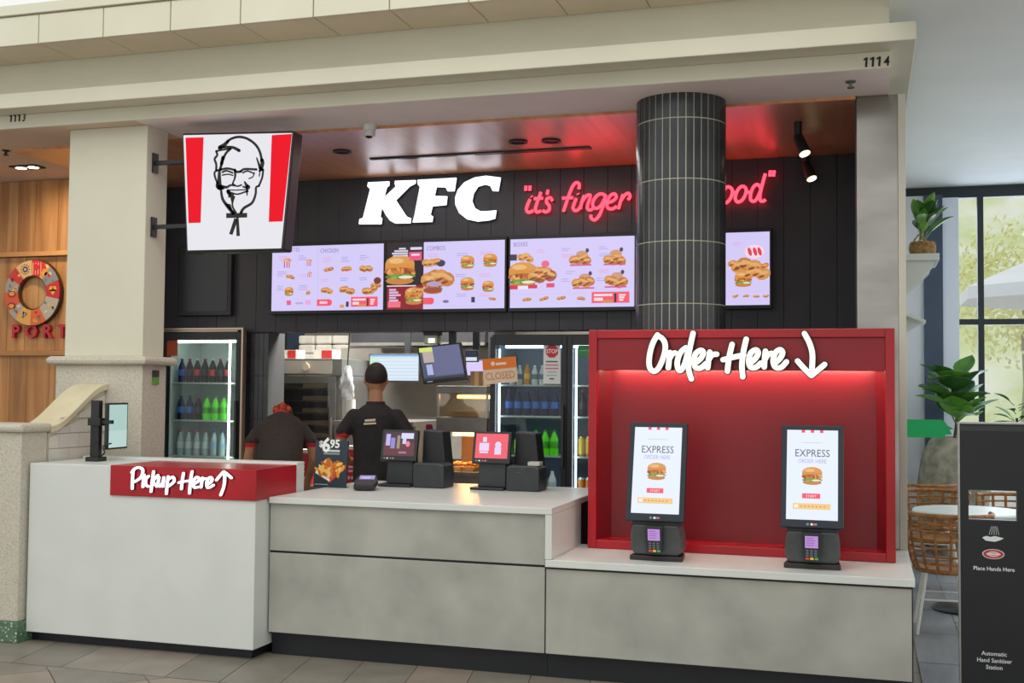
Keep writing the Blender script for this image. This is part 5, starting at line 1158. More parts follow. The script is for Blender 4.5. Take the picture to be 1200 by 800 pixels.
def person(label, loc, build_fn, zone_fn, mats, voxel=0.011):
    mb = MB(); build_fn(mb)
    me = bpy.data.meshes.new('person'); me.from_pydata([tuple(v) for v in mb.v], [], mb.f); me.update()
    o = bpy.data.objects.new('person_tmp', me); COL.objects.link(o)
    bm = bmesh.new(); bm.from_mesh(me); bmesh.ops.recalc_face_normals(bm, faces=bm.faces); bm.to_mesh(me); bm.free()
    r = o.modifiers.new('r','REMESH'); r.mode = 'VOXEL'; r.voxel_size = voxel; s = o.modifiers.new('s','SMOOTH'); s.factor = 0.5; s.iterations = 4
    dg = bpy.context.evaluated_depsgraph_get(); dg.update(); ev = o.evaluated_get(dg); nm = bpy.data.meshes.new_from_object(ev)
    bpy.data.objects.remove(o); nm.name = 'body'; nm.materials.clear()
    for m_ in mats: nm.materials.append(m_)
    for p in nm.polygons: p.use_smooth = True; p.material_index = zone_fn(p.center)
    root = thing('person', loc, label, 'person'); b = bpy.data.objects.new('body', nm); COL.objects.link(b); b.parent = root; WP[b.name] = Vector(loc)
    return root
M_skin = mat('skin','#b5805e',0.55,noise=(12,'#ac7656',0.4,0.6)); M_shirt = mat('black_polo','#1e1b1a',0.8,noise=(30,'#232020',0.4,0.6)); M_shirt2 = mat('brown_black_polo','#2c2521',0.8,noise=(30,'#332b26',0.4,0.6))
M_cuff = mat('red_cuff','#c22a34',0.7); M_trous = mat('black_trousers','#17171a',0.8,noise=(30,'#1b1b1e',0.4,0.6)); M_shoe = mat('black_shoe','#121213',0.5); M_hair = mat('dark_hair','#1d1613',0.7,noise=(60,'#2a201b',0.4,0.6))
def body_std(mb):
    loft(mb, [((0,0,0.86),0.165,0.115,0),((0,0,0.95),0.175,0.125,0),((0,0,1.06),0.17,0.115,0),((0,0.0,1.2),0.175,0.12,0),((0,0.0,1.34),0.19,0.122,0),((0,-0.01,1.41),0.175,0.108,0),((0,-0.012,1.472),0.115,0.085,0),((0,-0.01,1.51),0.06,0.06,0),((0,0.0,1.60),0.053,0.056,0)])
    mb.ball((0,0.025,1.69),0.084,0.103,0.122,18,12); mb.ball((0,0.06,1.62),0.05,0.06,0.055,12,8); mb.ball((0,0.13,1.675),0.013,0.022,0.024,8,6)
    for s in (-1,1):
        mb.ball((s*0.087,0.01,1.68),0.012,0.022,0.032,8,6)
        capsule(mb,(s*0.168,-0.005,1.40),(s*0.255,-0.02,1.27),0.062,0.06); capsule(mb,(s*0.255,-0.02,1.27),(s*0.285,-0.01,1.16),0.047,0.042); capsule(mb,(s*0.285,-0.01,1.16),(s*0.235,0.20,1.05),0.043,0.03); hand(mb,(s*0.232,0.215,1.045),(-s*0.1,1,-0.25),-s)
        capsule(mb,(s*0.085,0,0.86),(s*0.1,0.01,0.5),0.098,0.066); capsule(mb,(s*0.1,0.01,0.5),(s*0.105,-0.02,0.1),0.062,0.045); capsule(mb,(s*0.105,-0.03,0.045),(s*0.115,0.14,0.04),0.045,0.038)
def zone_std(c):
    if c.z > 1.505: return 1
    if abs(c.x) > 0.125 and 1.0 < c.z < 1.265 and (abs(c.x) > 0.202 or c.y > 0.13): return 2 if (c.z > 1.232 and c.y < 0.06) else 1
    if c.z < 0.09: return 4
    if c.z < 0.90: return 3
    return 0
q = P(441,424,8.42)
p2 = person('worker seen from behind in black polo with red cuffs and dark hair, standing', (q.x,8.42,0.0), body_std, zone_std, [M_shirt,M_skin,M_cuff,M_trous,M_shoe])
MB().ball((q.x,8.42+0.016,1.712),0.0905,0.111,0.117,20,12,Matrix.Rotation(0.25,3,'X'),zmin=-0.25).build('hair', M_hair, p2, smooth=True)
mb = MB(); mb.prism([(-0.042,0),(0.04,0.006),(0.04,0.024),(-0.042,0.018)], lambda u,v,h: Vector((q.x-0.03+u,8.42-0.128-h,1.36+v)), -0.01, 0.002); mb.prism([(-0.05,-0.024),(0.046,-0.018),(0.046,-0.004),(-0.05,-0.01)], lambda u,v,h: Vector((q.x-0.03+u,8.42-0.13-h,1.36+v)), -0.01, 0.002); mb.build('shirt_lettering', mat('shirt_print','#d8c8b0',0.6), p2)
mb = MB(); loft(mb, [((q.x,8.41,1.468),0.095,0.086,0),((q.x,8.412,1.492),0.079,0.077,0),((q.x,8.412,1.518),0.072,0.073,0)], 18); mb.build('collar', M_shirt, p2, smooth=True)
p2.rotation_euler = (0,0,0.33)
def body_bend(mb):
    loft(mb, [((0,-0.06,0.84),0.165,0.12,0),((0,-0.05,0.94),0.172,0.13,0.2),((0,0.0,1.04),0.168,0.125,0.5),((0,0.1,1.16),0.175,0.12,0.75),((0,0.22,1.27),0.19,0.115,0.9),((0,0.30,1.325),0.165,0.10,1.0),((0,0.36,1.355),0.1,0.08,1.1),((0,0.41,1.37),0.062,0.06,1.2),((0,0.48,1.385),0.055,0.055,1.2)])
    mb.ball((0.01,0.50,1.36),0.075,0.11,0.09,16,12,Matrix.Rotation(-0.9,3,'X')); mb.ball((0.01,0.60,1.30),0.012,0.02,0.02,8,6)
    for s in (-1,1):
        mb.ball((0.01+s*0.075,0.50,1.36),0.012,0.02,0.03,8,6)
        capsule(mb,(s*0.165,0.25,1.275),(s*0.24,0.2,1.18),0.06,0.056); capsule(mb,(s*0.24,0.2,1.18),(s*0.262,0.2,1.03),0.042,0.04); capsule(mb,(s*0.262,0.2,1.03),(s*0.22,0.32,0.86),0.04,0.028); hand(mb,(s*0.218,0.33,0.85),(-s*0.1,0.6,-0.8),-s)
        capsule(mb,(s*0.085,-0.06,0.84),(s*0.1,0.0,0.48),0.098,0.066); capsule(mb,(s*0.1,0.0,0.48),(s*0.105,-0.04,0.1),0.062,0.045); capsule(mb,(s*0.105,-0.05,0.045),(s*0.115,0.12,0.04),0.045,0.038)
def zone_bend(c):
    if c.y > 0.385 and c.z > 1.2: return 1
    if abs(c.x) > 0.19 and 0.75 < c.z < 1.175: return 2 if c.z > 1.142 else 1
    if c.z < 0.09: return 4
    if c.z < 0.88: return 3
    return 0
q = P(330,500,8.45)
q.x += 0.11
p1 = person('worker with red hair tie bending away towards the warming cabinet', (q.x,8.25,0.0), body_bend, zone_bend, [M_shirt2,M_skin,M_cuff,M_trous,M_shoe])
o1 = Vector((q.x,8.25,0))
MB().ball(o1+Vector((0.01,0.485,1.385)),0.085,0.115,0.092,18,12,Matrix.Rotation(-0.9,3,'X'),zmin=-0.35).build('hair', M_hair, p1, smooth=True)
mb = MB()
for c,r in (((-0.045,0.40,1.43),0.042),((0.005,0.40,1.455),0.045),((0.05,0.41,1.435),0.036),((0.0,0.385,1.415),0.04)): mb.ball(o1+Vector(c), r*0.75,r*0.7,r,12,8,Matrix.Rotation(c[0]*5,3,'Y'))
mb.build('hair_tie', mat('red_orange_hair','#c2481c',0.6,noise=(40,'#8a2a12',0.4,0.6)), p1, smooth=True)
mb = MB(); loft(mb, [(o1+Vector((0,0.345,1.36)),0.09,0.062,1.1),(o1+Vector((0,0.385,1.382)),0.074,0.06,1.1)], 16); mb.build('collar', M_cuff, p1, smooth=True); p1.rotation_euler = (0,0,0.5)

# ================================================================== TILLS, POSTER, CARD READER ON THE WORKTOP
ZT = 0.9555
def till(px, kind, label):
    b = PZ(px, 571.5, ZT); X, Y = b.x, 7.30
    root = thing('till', (X,Y,ZT), label, 'till', 'tills on the white worktop')
    MB().prism([(-0.16,-0.05),(0.075,-0.05),(0.075,0.16),(-0.16,0.16)], lambda u,v,h: Vector((X+u,Y+v,ZT+0.0005+h)), 0, 0.018).build('base_plate', M_black, root, bevel=0.006)
    MB().prism([(-0.12,0.018),(0.075,0.018),(0.075,0.2),(-0.11,0.2)], lambda u,v,h: Vector((X+u,Y+h,ZT+v)), 0.0, 0.1).build('pedestal', M_darkplastic, root, bevel=0.006)
    pl = Plane((X-0.155,Y-0.03,ZT+0.175), (1,0,0), (0,0.22,1)); W_, H_ = 0.265, 0.215
    MB().prism([(0,0),(W_,0),(W_-0.0,H_),(0.0,H_)], pl, -0.03, 0.0).build('customer_screen', M_black, root, bevel=0.006)
    d = MB(); u0,u1,v0,v1 = 0.02,W_-0.02,0.035,H_-0.015; w_, h_ = u1-u0, v1-v0
    if kind == 1:
        rect(d, pl, u0,v0,u1,v1,0.001,hx('#5c2630')); rect(d, pl, u0,v0+h_*0.55,u1,v1,0.0015,hx('#3a1c2c'))
        for a,b2,c,e,cl in ((0.06,0.42,0.2,0.9,'#b9b4ee'),(0.22,0.3,0.36,0.75,'#8f86c8'),(0.42,0.3,0.52,0.85,'#9a8a72'),(0.55,0.72,0.95,0.95,'#d9d6ff'),(0.6,0.5,0.72,0.75,'#cfcaf6'),(0.5,0.1,0.75,0.18,'#b06a9a')): rect(d, pl, u0+a*w_, v0+b2*h_, u0+c*w_, v0+e*h_, 0.002, hx(cl))
        disc(d, pl, u0+0.78*w_, v0+0.5*h_, 0.016,0.02,0.003,hx('#ef7a96'))
    else:
        rect(d, pl, u0,v0,u1,v1,0.001,hx('#ee5868'))
        for a,b2,c,e in ((0.12,0.3,0.42,0.62),(0.22,0.66,0.34,0.86),(0.14,0.2,0.4,0.28)): rect(d, pl, u0+a*w_, v0+b2*h_, u0+c*w_, v0+e*h_, 0.002, hx('#e6d2f4'))
        disc(d, pl, u0+0.7*w_, v0+0.55*h_, 0.022,0.022,0.002,hx('#dfd4f6')); rect(d, pl, u0+0.6*w_, v0+0.16*h_, u0+0.8*w_, v0+0.45*h_, 0.002, hx('#dfd4f6'))
    d.build('display', M_screenprint, root)
    ic = MB()
    for a,c in ((0.1,'#7d8590'),(0.18,'#f0e8dc'),(0.27,'#c85a4a'),(0.34,'#9aa0a8')): rect(ic, pl, a*W_, 0.014, a*W_+0.012, 0.022, 0.0012, hx(c))
    ic.build('payment_icons', M_screenprint, root)
    # staff-side screen behind, leaning the other way
    MB().prism([(0.10,0.08),(0.285,0.06),(0.25,0.375),(0.11,0.385)], lambda u,v,h: Vector((X+u,Y+0.1+h,ZT+v)), 0, 0.16).build('staff_screen', M_black, root, bevel=0.008)
    pr = MB(); pr.prism([(0.09,0.0),(0.315,0.0),(0.315,0.15),(0.28,0.165),(0.1,0.165),(0.09,0.15)], lambda u,v,h: Vector((X+u,Y-0.04+h,ZT+0.0005+v)), 0, 0.2); pr = pr.build('receipt_printer', M_darkplastic, root, bevel=0.008)
    box('paper_slot', M_greyplastic, X+0.15, Y-0.0425, ZT+0.12, X+0.19, Y-0.0405, ZT+0.124, pr)
    if kind == 2: box('receipt', mat('receipt_paper','#c9c7c0',0.6), X+0.22, Y+0.02, ZT+0.166, X+0.3, Y+0.1, ZT+0.19, root)
till(464, 1, 'till with dark red picture screen near the standing worker')
till(589, 2, 'till with bright red message screen in front of the heated unit')
# price poster
pa = PZ(368,571,ZT); root = thing('price_stand', (pa.x+0.13,7.05,ZT), 'upright dark counter card priced $6.95 with loaded chips picture', 'poster')
r5 = math.radians(8); xw = (P(405.5,545,7.05)-P(367,545,7.05)).length; pl = Plane((P(367,570,7.05).x,7.05,ZT+0.0005), (math.cos(r5),-math.sin(r5)*0.2,0), (0,0.1,1)); hh = (P(386,516,7.05).z-P(386,571,7.05).z)
MB().prism([(0,0),(xw,0),(xw,hh),(0,hh)], pl, -0.012, 0.0).build('card', mat('dark_card','#22303a',0.5), root)
MB().prism([(0.0,0),(xw,0),(xw,0.006),(0,0.006)], pl, -0.07, -0.0125).build('foot', M_darkplastic, root)
d = MB(); text(d,'$',pl,xw*0.17,hh*0.865,0.055,0.001,hx('#e6e6e2'),bold=0.03); text(d,'6',pl,xw*0.33,hh*0.76,0.13,0.001,hx('#eeeeea'),bold=0.035,wscale=0.95); text(d,'95',pl,xw*0.6,hh*0.85,0.075,0.001,hx('#eeeeea'),bold=0.03)
for k,(a,b,c) in enumerate(((0.42,0.76,'#c9cfce'),(0.26,0.76,'#7f8f93'))): rect(d,pl,xw*a,hh*(0.76-k*0.06),xw*b,hh*(0.8-k*0.06),0.001,hx(c))
r = random.Random(5); d.add([pl(xw*0.02,hh*0.38,0.001),pl(xw*0.5,hh*0.1,0.001),pl(xw*0.98,hh*0.42,0.001),pl(xw*0.5,hh*0.5,0.001)],[(0,1,2,3)],hx('#c84038')); d.add([pl(xw*0.04,hh*0.3,0.0015),pl(xw*0.5,hh*0.12,0.0015),pl(xw*0.5,hh*0.18,0.0015),pl(xw*0.06,hh*0.36,0.0015)],[(0,1,2,3)],hx('#e6ded4'))
for k in range(46):
    a = r.uniform(0,6.28); rr = r.uniform(0,1)**0.5; disc(d,pl,xw*(0.5+0.43*rr*math.cos(a)),hh*(0.40+0.15*rr*math.sin(a)),r.uniform(0.018,0.034),r.uniform(0.008,0.014),0.0018+k*0.00002,hx(r.choice(['#e0962c','#d07a24','#c0601c','#efb950','#b5522a','#e8c070'])),8,r.uniform(0,3))
rect(d,pl,xw*0.04,hh*0.05,xw*0.45,hh*0.07,0.001,hx('#8f9a9e')); d.build('card_print', M_paper, root)
# loose card terminal
q = PZ(428,574,ZT); root = thing('card_terminal', (q.x,q.y,ZT), 'black handheld card terminal lying on the worktop beside the price card', 'card reader')
pl = Plane((q.x,q.y+0.02,ZT+0.047), (0.95,0.3,0), (-0.3,0.9,0.25)); mb = MB(); mb.prism([(-0.075,-0.1),(0.06,-0.1),(0.075,0.0),(0.06,0.11),(-0.06,0.11),(-0.08,0.0)], pl, -0.02, 0.018); mb.build('terminal_body', M_black, root, bevel=0.01)
d = MB(); rect(d,pl,-0.05,0.01,0.05,0.085,0.0195,hx('#9a90c8')); rect(d,pl,-0.035,0.03,0.02,0.05,0.02,hx('#c9c4ea')); d.build('terminal_display', M_screenprint, root)
MB().box(q.x-0.04,q.y-0.05,ZT+0.0003,q.x+0.04,q.y+0.06,ZT+0.022).build('foot', M_black, root)

# ================================================================== MONITOR ON THE PICKUP COUNTER
q = PZ(112,540,ztop+0.001); X, Y = q.x, q.y
pm = thing('pickup_monitor', (X,Y,ztop), 'thin monitor on black post turned sideways on the pickup counter', 'monitor')
zt_ = P(112,469,Y).z
box('post', M_black, X-0.032, Y-0.02, ztop+0.0005, X+0.032, Y+0.02, zt_, pm, 0.003); box('base', M_black, X-0.045, Y-0.05, ztop+0.0003, X+0.05, Y+0.05, ztop+0.03, pm, 0.004)
za = P(112,494,Y).z; box('clamp', M_black, X-0.048, Y-0.03, za-0.025, X+0.048, Y+0.03, za+0.025, pm, 0.004); box('arm', M_black, X+0.049, Y-0.012, za-0.012, X+0.125, Y+0.012, za+0.012, pm)
# screen seen at a steep angle, facing the room on the right
A = Vector((P(126,520,Y).x, Y, P(126,527,Y).z)); dv = Vector((-0.1,0.99,0)).normalized(); Hm = P(126,472,Y).z-A.z
pl = Plane(A, dv, (0,0,1)); Wm = 0.25
MB().prism([(0,0),(Wm,0),(Wm,Hm),(0,Hm)], pl, -0.025, 0.0).build('screen_housing', M_black, pm, bevel=0.003)
d = MB(); rect(d,pl,0.012,0.012,Wm-0.012,Hm-0.012,0.001,hx('#a9c9c2')); rect(d,pl,0.012,0.012,Wm-0.012,Hm*0.4,0.0013,hx('#b7d2cd')); d.build('display', M_screenprint, pm)
cb_ = MB().tube(smooth_path([(X+0.04,Y-0.01,ztop+0.03),(X+0.09,Y-0.03,ztop+0.06),(X+0.07,Y-0.02,ztop+0.1),(X+0.12,Y,ztop+0.12)],6), 0.005, 6).build('cable', M_black, pm, smooth=True)

# ================================================================== SEATING AREA AT THE RIGHT
YG = 12.9
M_frame = mat('dark_window_frame','#2b3438',0.4,0.3)
gz = lambda px, py: P(px,py,YG)
topz = 3.8
wn = struct(MB().box(gz(1060,230).x,YG,P(1140,229,YG).z-0.02,4.6,YG+0.08,topz).build('window_1', M_frame), 'tall window wall with dark frame at the right')
for px in (1150,):
    x = gz(px,400).x; box('mullion', M_frame, x-0.03, YG, 0, x+0.03, YG+0.08, P(1140,229,YG).z-0.021, wn)
zt2 = P(1150,377,YG).z; xm = gz(1150,400).x; xp = gz(1124,400).x
ZH = P(1140,229,YG).z-0.021
for k in range(1,4): box('mullion', M_frame, xm+0.65*k-0.03, YG, 0, xm+0.65*k+0.03, YG+0.08, ZH, wn)
spans = [(xp, xm-0.031)]+[(xm+0.65*k+0.031, xm+0.65*(k+1)-0.031) for k in range(0,3)]
for a,b in spans:
    box('transom', M_frame, a, YG+0.005, zt2-0.03, b, YG+0.075, zt2+0.03, wn)
    box('pane', M_pane, a, YG+0.035, 0.08, b, YG+0.041, zt2-0.031, wn); box('pane', M_pane, a, YG+0.035, zt2+0.031, b, YG+0.041, ZH, wn)
    box('sill', M_frame, a, YG+0.005, 0, b, YG+0.075, 0.079, wn)
struct(box('wall_pilaster', mat('pale_blue_pilaster','#e2eaf8',0.5), gz(1105,400).x, YG-0.05, 0, xp-0.001, YG+0.1, ZH), 'pale blue pilaster beside the window')
struct(box('wall_drape', mat('slate_blue_panel','#3c4a61',0.5,noise=(2,'#445269',0.4,0.6)), gz(1083,400).x, YG-0.08, 0, gz(1105,400).x-0.001, YG+0.1, ZH+0.03), 'slate blue panel between side wall and window')
struct(box('wall_far', mat('pale_wall','#dfe3ea',0.6), 0.246, YG-0.04, 0, gz(1083,400).x-0.001, YG+0.1, ZH+0.03), 'pale wall strip beyond the steel panel')
# outside: planted bank, tree crowns, parasol
gm = MB(); nx, ny = 40, 24; vs = []; fs = []
for j in range(ny+1):
    for i in range(nx+1):
        x = -6+i*1.5; y = 32+j*1.2; z = -1.0+(y-32)*0.95+mnoise.noise(Vector((x*0.35,y*0.35,1)))*1.1+mnoise.noise(Vector((x*1.2,y*1.2,4)))*0.5; vs.append((x,y,z))
for j in range(ny):
    for i in range(nx): a = j*(nx+1)+i; fs.append((a,a+1,a+nx+2,a+nx+1))
gm.add(vs,fs); o = gm.build('planted_bank', mat('sunlit_scrub','#fffbe2',0.9,noise=(0.55,'#dbe398',0.38,0.66),bump=(4,0.8)), smooth=True); tag(o,'sunlit green bank seen through the window','bank')  # no sun lamp: bright sunlight is put into the pale scrub colours
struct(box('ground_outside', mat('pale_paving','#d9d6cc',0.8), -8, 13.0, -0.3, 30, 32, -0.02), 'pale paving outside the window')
leafm = [mat('sunlit_leaf_%s'%n, c, 0.7) for n,c in (('a','#f0eeae'),('b','#e4e99c'),('c','#f8f3cc'))]  # leaf colours paled to carry the outdoor brightness
tp_ = [(2.9,24,3.6,1.5,'tree with pale yellow green crown outside, left of the window mullion'),(5.6,26,5.0,2.0,'tree with tall pale crown outside, right of the window mullion'),(7.6,23.5,2.3,1.1,'low pale bush outside below the white parasol')]
for ti,(x,y,z,r,lab) in enumerate(tp_):
    t = thing('garden_tree', (x,y,0), lab, 'tree'); rr = random.Random(ti)
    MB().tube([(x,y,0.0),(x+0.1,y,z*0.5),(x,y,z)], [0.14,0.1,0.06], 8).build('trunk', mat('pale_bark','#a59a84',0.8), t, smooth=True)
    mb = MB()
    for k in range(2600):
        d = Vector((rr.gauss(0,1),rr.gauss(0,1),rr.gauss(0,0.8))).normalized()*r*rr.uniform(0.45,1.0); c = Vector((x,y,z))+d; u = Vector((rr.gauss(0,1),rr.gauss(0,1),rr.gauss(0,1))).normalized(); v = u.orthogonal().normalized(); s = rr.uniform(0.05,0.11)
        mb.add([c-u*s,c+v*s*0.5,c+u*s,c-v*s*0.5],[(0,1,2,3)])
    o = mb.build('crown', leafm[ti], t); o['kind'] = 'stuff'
pz = thing('market_parasol', (P(1190,600,16.5).x+1.0,16.5,-0.02), 'large white parasol outside the window', 'parasol'); px_, pc = P(1190,600,16.5).x+1.0, P(1165,340,16.5).z
apex = Vector((px_,16.5,pc+0.75)); rimp = [Vector((px_+1.75*math.cos(PI/8+k*PI/4),16.5+1.75*math.sin(PI/8+k*PI/4),pc)) for k in range(8)]
mb = MB(); mb.add([apex]+rimp+[p-Vector((0,0,0.16)) for p in rimp], [(0,1+k,1+(k+1)%8) for k in range(8)]+[(1+k,9+k,9+(k+1)%8,1+(k+1)%8) for k in range(8)]); mb.build('canopy', mat('white_canvas','#f4f3ee',0.8), pz)
MB().tube([(px_,16.5,-0.02),(px_,16.5,pc+0.74)], 0.03, 10).build('pole', M_frame, pz, smooth=True)

# wall shelf with basket plant (on the far side of the white side wall)
YSH = 8.6
s0 = P(1062,299,YSH); zsh = P(1080,305,YSH).z; xe = P(1101,300,YSH).x
ws = thing('wall_shelf', (0.3,YSH+0.2,zsh-0.25), 'white wall shelf on wedge brackets carrying the basket plant', 'shelf')
box('shelf_board', M_white, 0.2465, YSH, zsh, xe, YSH+0.55, zsh+0.05, ws, 0.004)
for y in (YSH+0.04, YSH+0.48): MB().prism([(0.2465,zsh-0.001),(xe-0.03,zsh-0.001),(xe-0.045,zsh-0.05),(0.2465,P(1062,350,YSH).z)], lambda u,v,h: Vector((u,h,v)), y, y+0.03).build('wedge_bracket', M_white, ws)
q = P(1074,375,YSH+0.2); ws2 = thing('angled_ledge', (0.3,YSH+0.2,q.z-0.08), 'small white angled ledge on the side wall below the shelf', 'ledge')
MB().prism([(0.2465,q.z+0.075),(P(1085,375,YSH+0.2).x,q.z-0.0),(P(1085,375,YSH+0.2).x,q.z-0.02),(0.2465,q.z+0.05)], lambda u,v,h: Vector((u,h,v)), YSH+0.2, YSH+0.5).build('ledge_board', M_white, ws2)
MB().prism([(0.2465,q.z+0.049),(P(1082,375,YSH+0.2).x,q.z-0.02),(0.2465,q.z-0.11)], lambda u,v,h: Vector((u,h,v)), YSH+0.32, YSH+0.35).build('ledge_bracket', M_white, ws2)
def leaf(mb, base, d, L, Wd, droop, col=None):
    d = Vector(d).normalized(); side = d.cross(Vector((0,0,1))); side = side.normalized() if side.length > 1e-3 else Vector((1,0,0)); up = side.cross(d).normalized(); base = Vector(base); vs = []; n = 6
    for i in range(n+1):
        t = i/n; w_ = Wd*math.sin(PI*min(1,max(0.02,t))**0.8)*0.5; c = base+d*(L*t)-Vector((0,0,1))*(droop*L*t*t); f = up*(w_*0.3)
        vs += [c-side*w_+f, c-up*0.002, c+side*w_+f]
    fs = []
    for i in range(n): a = i*3; fs += [(a,a+1,a+4,a+3),(a+1,a+2,a+5,a+4)]
    mb.add(vs, fs, col)
leaf_g = [mat('leaf_green_%s'%n, c, 0.35, noise=(9,c2,0.35,0.65)) for n,c,c2 in (('a','#5a9038','#42752c'),('b','#77b34a','#5d9638'),('c','#3f7032','#2f5726'))]
def plant(root, base, n, L, Wd, spread, seed, droop=0.25, zup=(0.3,1.3), stem_h=0.0, xmin=None):
    r = random.Random(seed)
    for k in range(n):
        an = 2*PI*k*0.382+r.uniform(-.3,.3); z = r.uniform(*zup); d = Vector((math.cos(an)*spread,math.sin(an)*spread,z)); h = stem_h*r.uniform(0.25,1.0)
        if xmin is not None and d.x < 0: d.x *= -0.25 if k%2 else 0.12
        b0 = Vector(base)+Vector((math.cos(an)*0.02,math.sin(an)*0.02,h))
        mb = MB(); st = b0+d.normalized()*L*0.25; mb.tube([b0-Vector((0,0,0.01)),st], 0.004, 5); leaf(mb, st, d, L*r.uniform(0.7,1.1), Wd*r.uniform(0.8,1.1), droop)
        o = mb.build('leaf', leaf_g[k%3], root); s = o.modifiers.new('t','SOLIDIFY'); s.thickness = 0.002
M_basket = mat('woven_basket','#b08d5a',0.8,noise=(40,'#8a6a3c',0.4,0.6))
bxp = P(1081,297,YSH+0.2); bp = thing('basket_plant', (bxp.x,YSH+0.2,zsh+0.05), 'leafy green plant in a woven basket on the wall shelf', 'plant')
mb = MB(); zb_ = zsh+0.0505
for k in range(8): mb.tube([(bxp.x+(0.075+0.012*math.sin(k*0.4))*math.cos(a*PI/8),YSH+0.2+(0.075+0.012*math.sin(k*0.4))*math.sin(a*PI/8),zb_+0.008+k*0.0125) for a in range(16)], 0.0085, 6, True)
mb.lathe([(0,0.002),(0.075,0.002),(0.078,0.095),(0,0.095)], (bxp.x,YSH+0.2,zb_), 20); mb.build('basket', M_basket, bp, smooth=True)
for k in (-1,1): MB().tube(smooth_path([(bxp.x+k*0.02-0.05,YSH+0.125,zb_+0.09),(bxp.x-0.02,YSH+0.12,zb_+0.15),(bxp.x+0.03,YSH+0.125,zb_+0.09)],5) if k<0 else smooth_path([(bxp.x-0.03,YSH+0.275,zb_+0.09),(bxp.x,YSH+0.28,zb_+0.15),(bxp.x+0.03,YSH+0.275,zb_+0.09)],5), 0.006, 6).build('basket_handle', M_basket, bp, smooth=True)
plant(bp, (bxp.x,YSH+0.2,zb_+0.09), 30, 0.24, 0.09, 0.62, 3, 0.25, (0.3,1.5), 0.14, xmin=0.25)

# large planter with fiddle-leaf fig
fy = 12.2; fq = P(1118,560,fy); fg = thing('potted_fig', (fq.x,fy,0), 'fiddle leaf fig in a large round stone pot by the window', 'plant')
zr_ = P(1110,512,fy).z
MB().lathe([(0,0.0),(0.2,0.0),(0.29,0.25*zr_),(0.345,0.62*zr_),(0.3,0.86*zr_),(0.21,zr_),(0.185,zr_),(0.185,zr_-0.05),(0,zr_-0.05)], (fq.x,fy,0.0005), 32).build('pot', mat('weathered_stone','#a8a493',0.85,noise=(9,'#6f6c5e',0.35,0.7),bump=(25,0.3)), fg, smooth=True)
MB().tube(smooth_path([(fq.x,fy,zr_-0.06),(fq.x+0.03,fy,zr_+0.2),(fq.x-0.01,fy,zr_+0.5)],5), 0.016, 8).build('stem', mat('fig_bark','#5c4c38',0.8), fg, smooth=True)
plant(fg, (fq.x+0.03,fy,zr_-0.02), 34, 0.34, 0.30, 0.85, 9, 0.12, (0.15,1.3), 0.55)
fq2 = P(1195,560,11.6); f2 = thing('potted_shrub', (fq2.x,11.6,0), 'thin leafy shrub in pot behind the sanitiser stand', 'plant')
MB().lathe([(0,0),(0.12,0),(0.17,0.4),(0.15,0.42),(0.15,0.37),(0,0.37)], (fq2.x,11.6,0.0005), 24).build('pot', M_white, f2, smooth=True)
MB().tube([(fq2.x,11.6,0.37),(fq2.x-0.02,11.6,1.4)], 0.012, 8).build('stem', mat('fig_bark','#5c4c38',0.8), f2, smooth=True)
plant(f2, (fq2.x-0.02,11.6,0.7), 24, 0.2, 0.09, 0.9, 21, 0.2, (-0.1,0.8), 0.85)
# green arrow tag standing out from the side wall
YA = 9.0; a, b = P(1060,512,YA), P(1118,492,YA); hh = b.z-a.z
gt = MB(); gt.prism([(0.2465,a.z),(b.x-0.07,a.z),(b.x-0.055,a.z+hh*0.18),(b.x-0.015,a.z+hh*0.2),(b.x-0.03,a.z+hh*0.45),(b.x,a.z+hh*0.5),(b.x-0.045,a.z+hh*0.68),(b.x-0.06,b.z-hh*0.12),(b.x-0.085,b.z),(0.2465,b.z)], lambda u,v,h: Vector((u,h,v)), YA, YA+0.012)
tag(gt.build('green_tag', mat('bright_green_card','#12b468',0.6)), 'bright green notched tag sticking out from the side wall', 'tag')

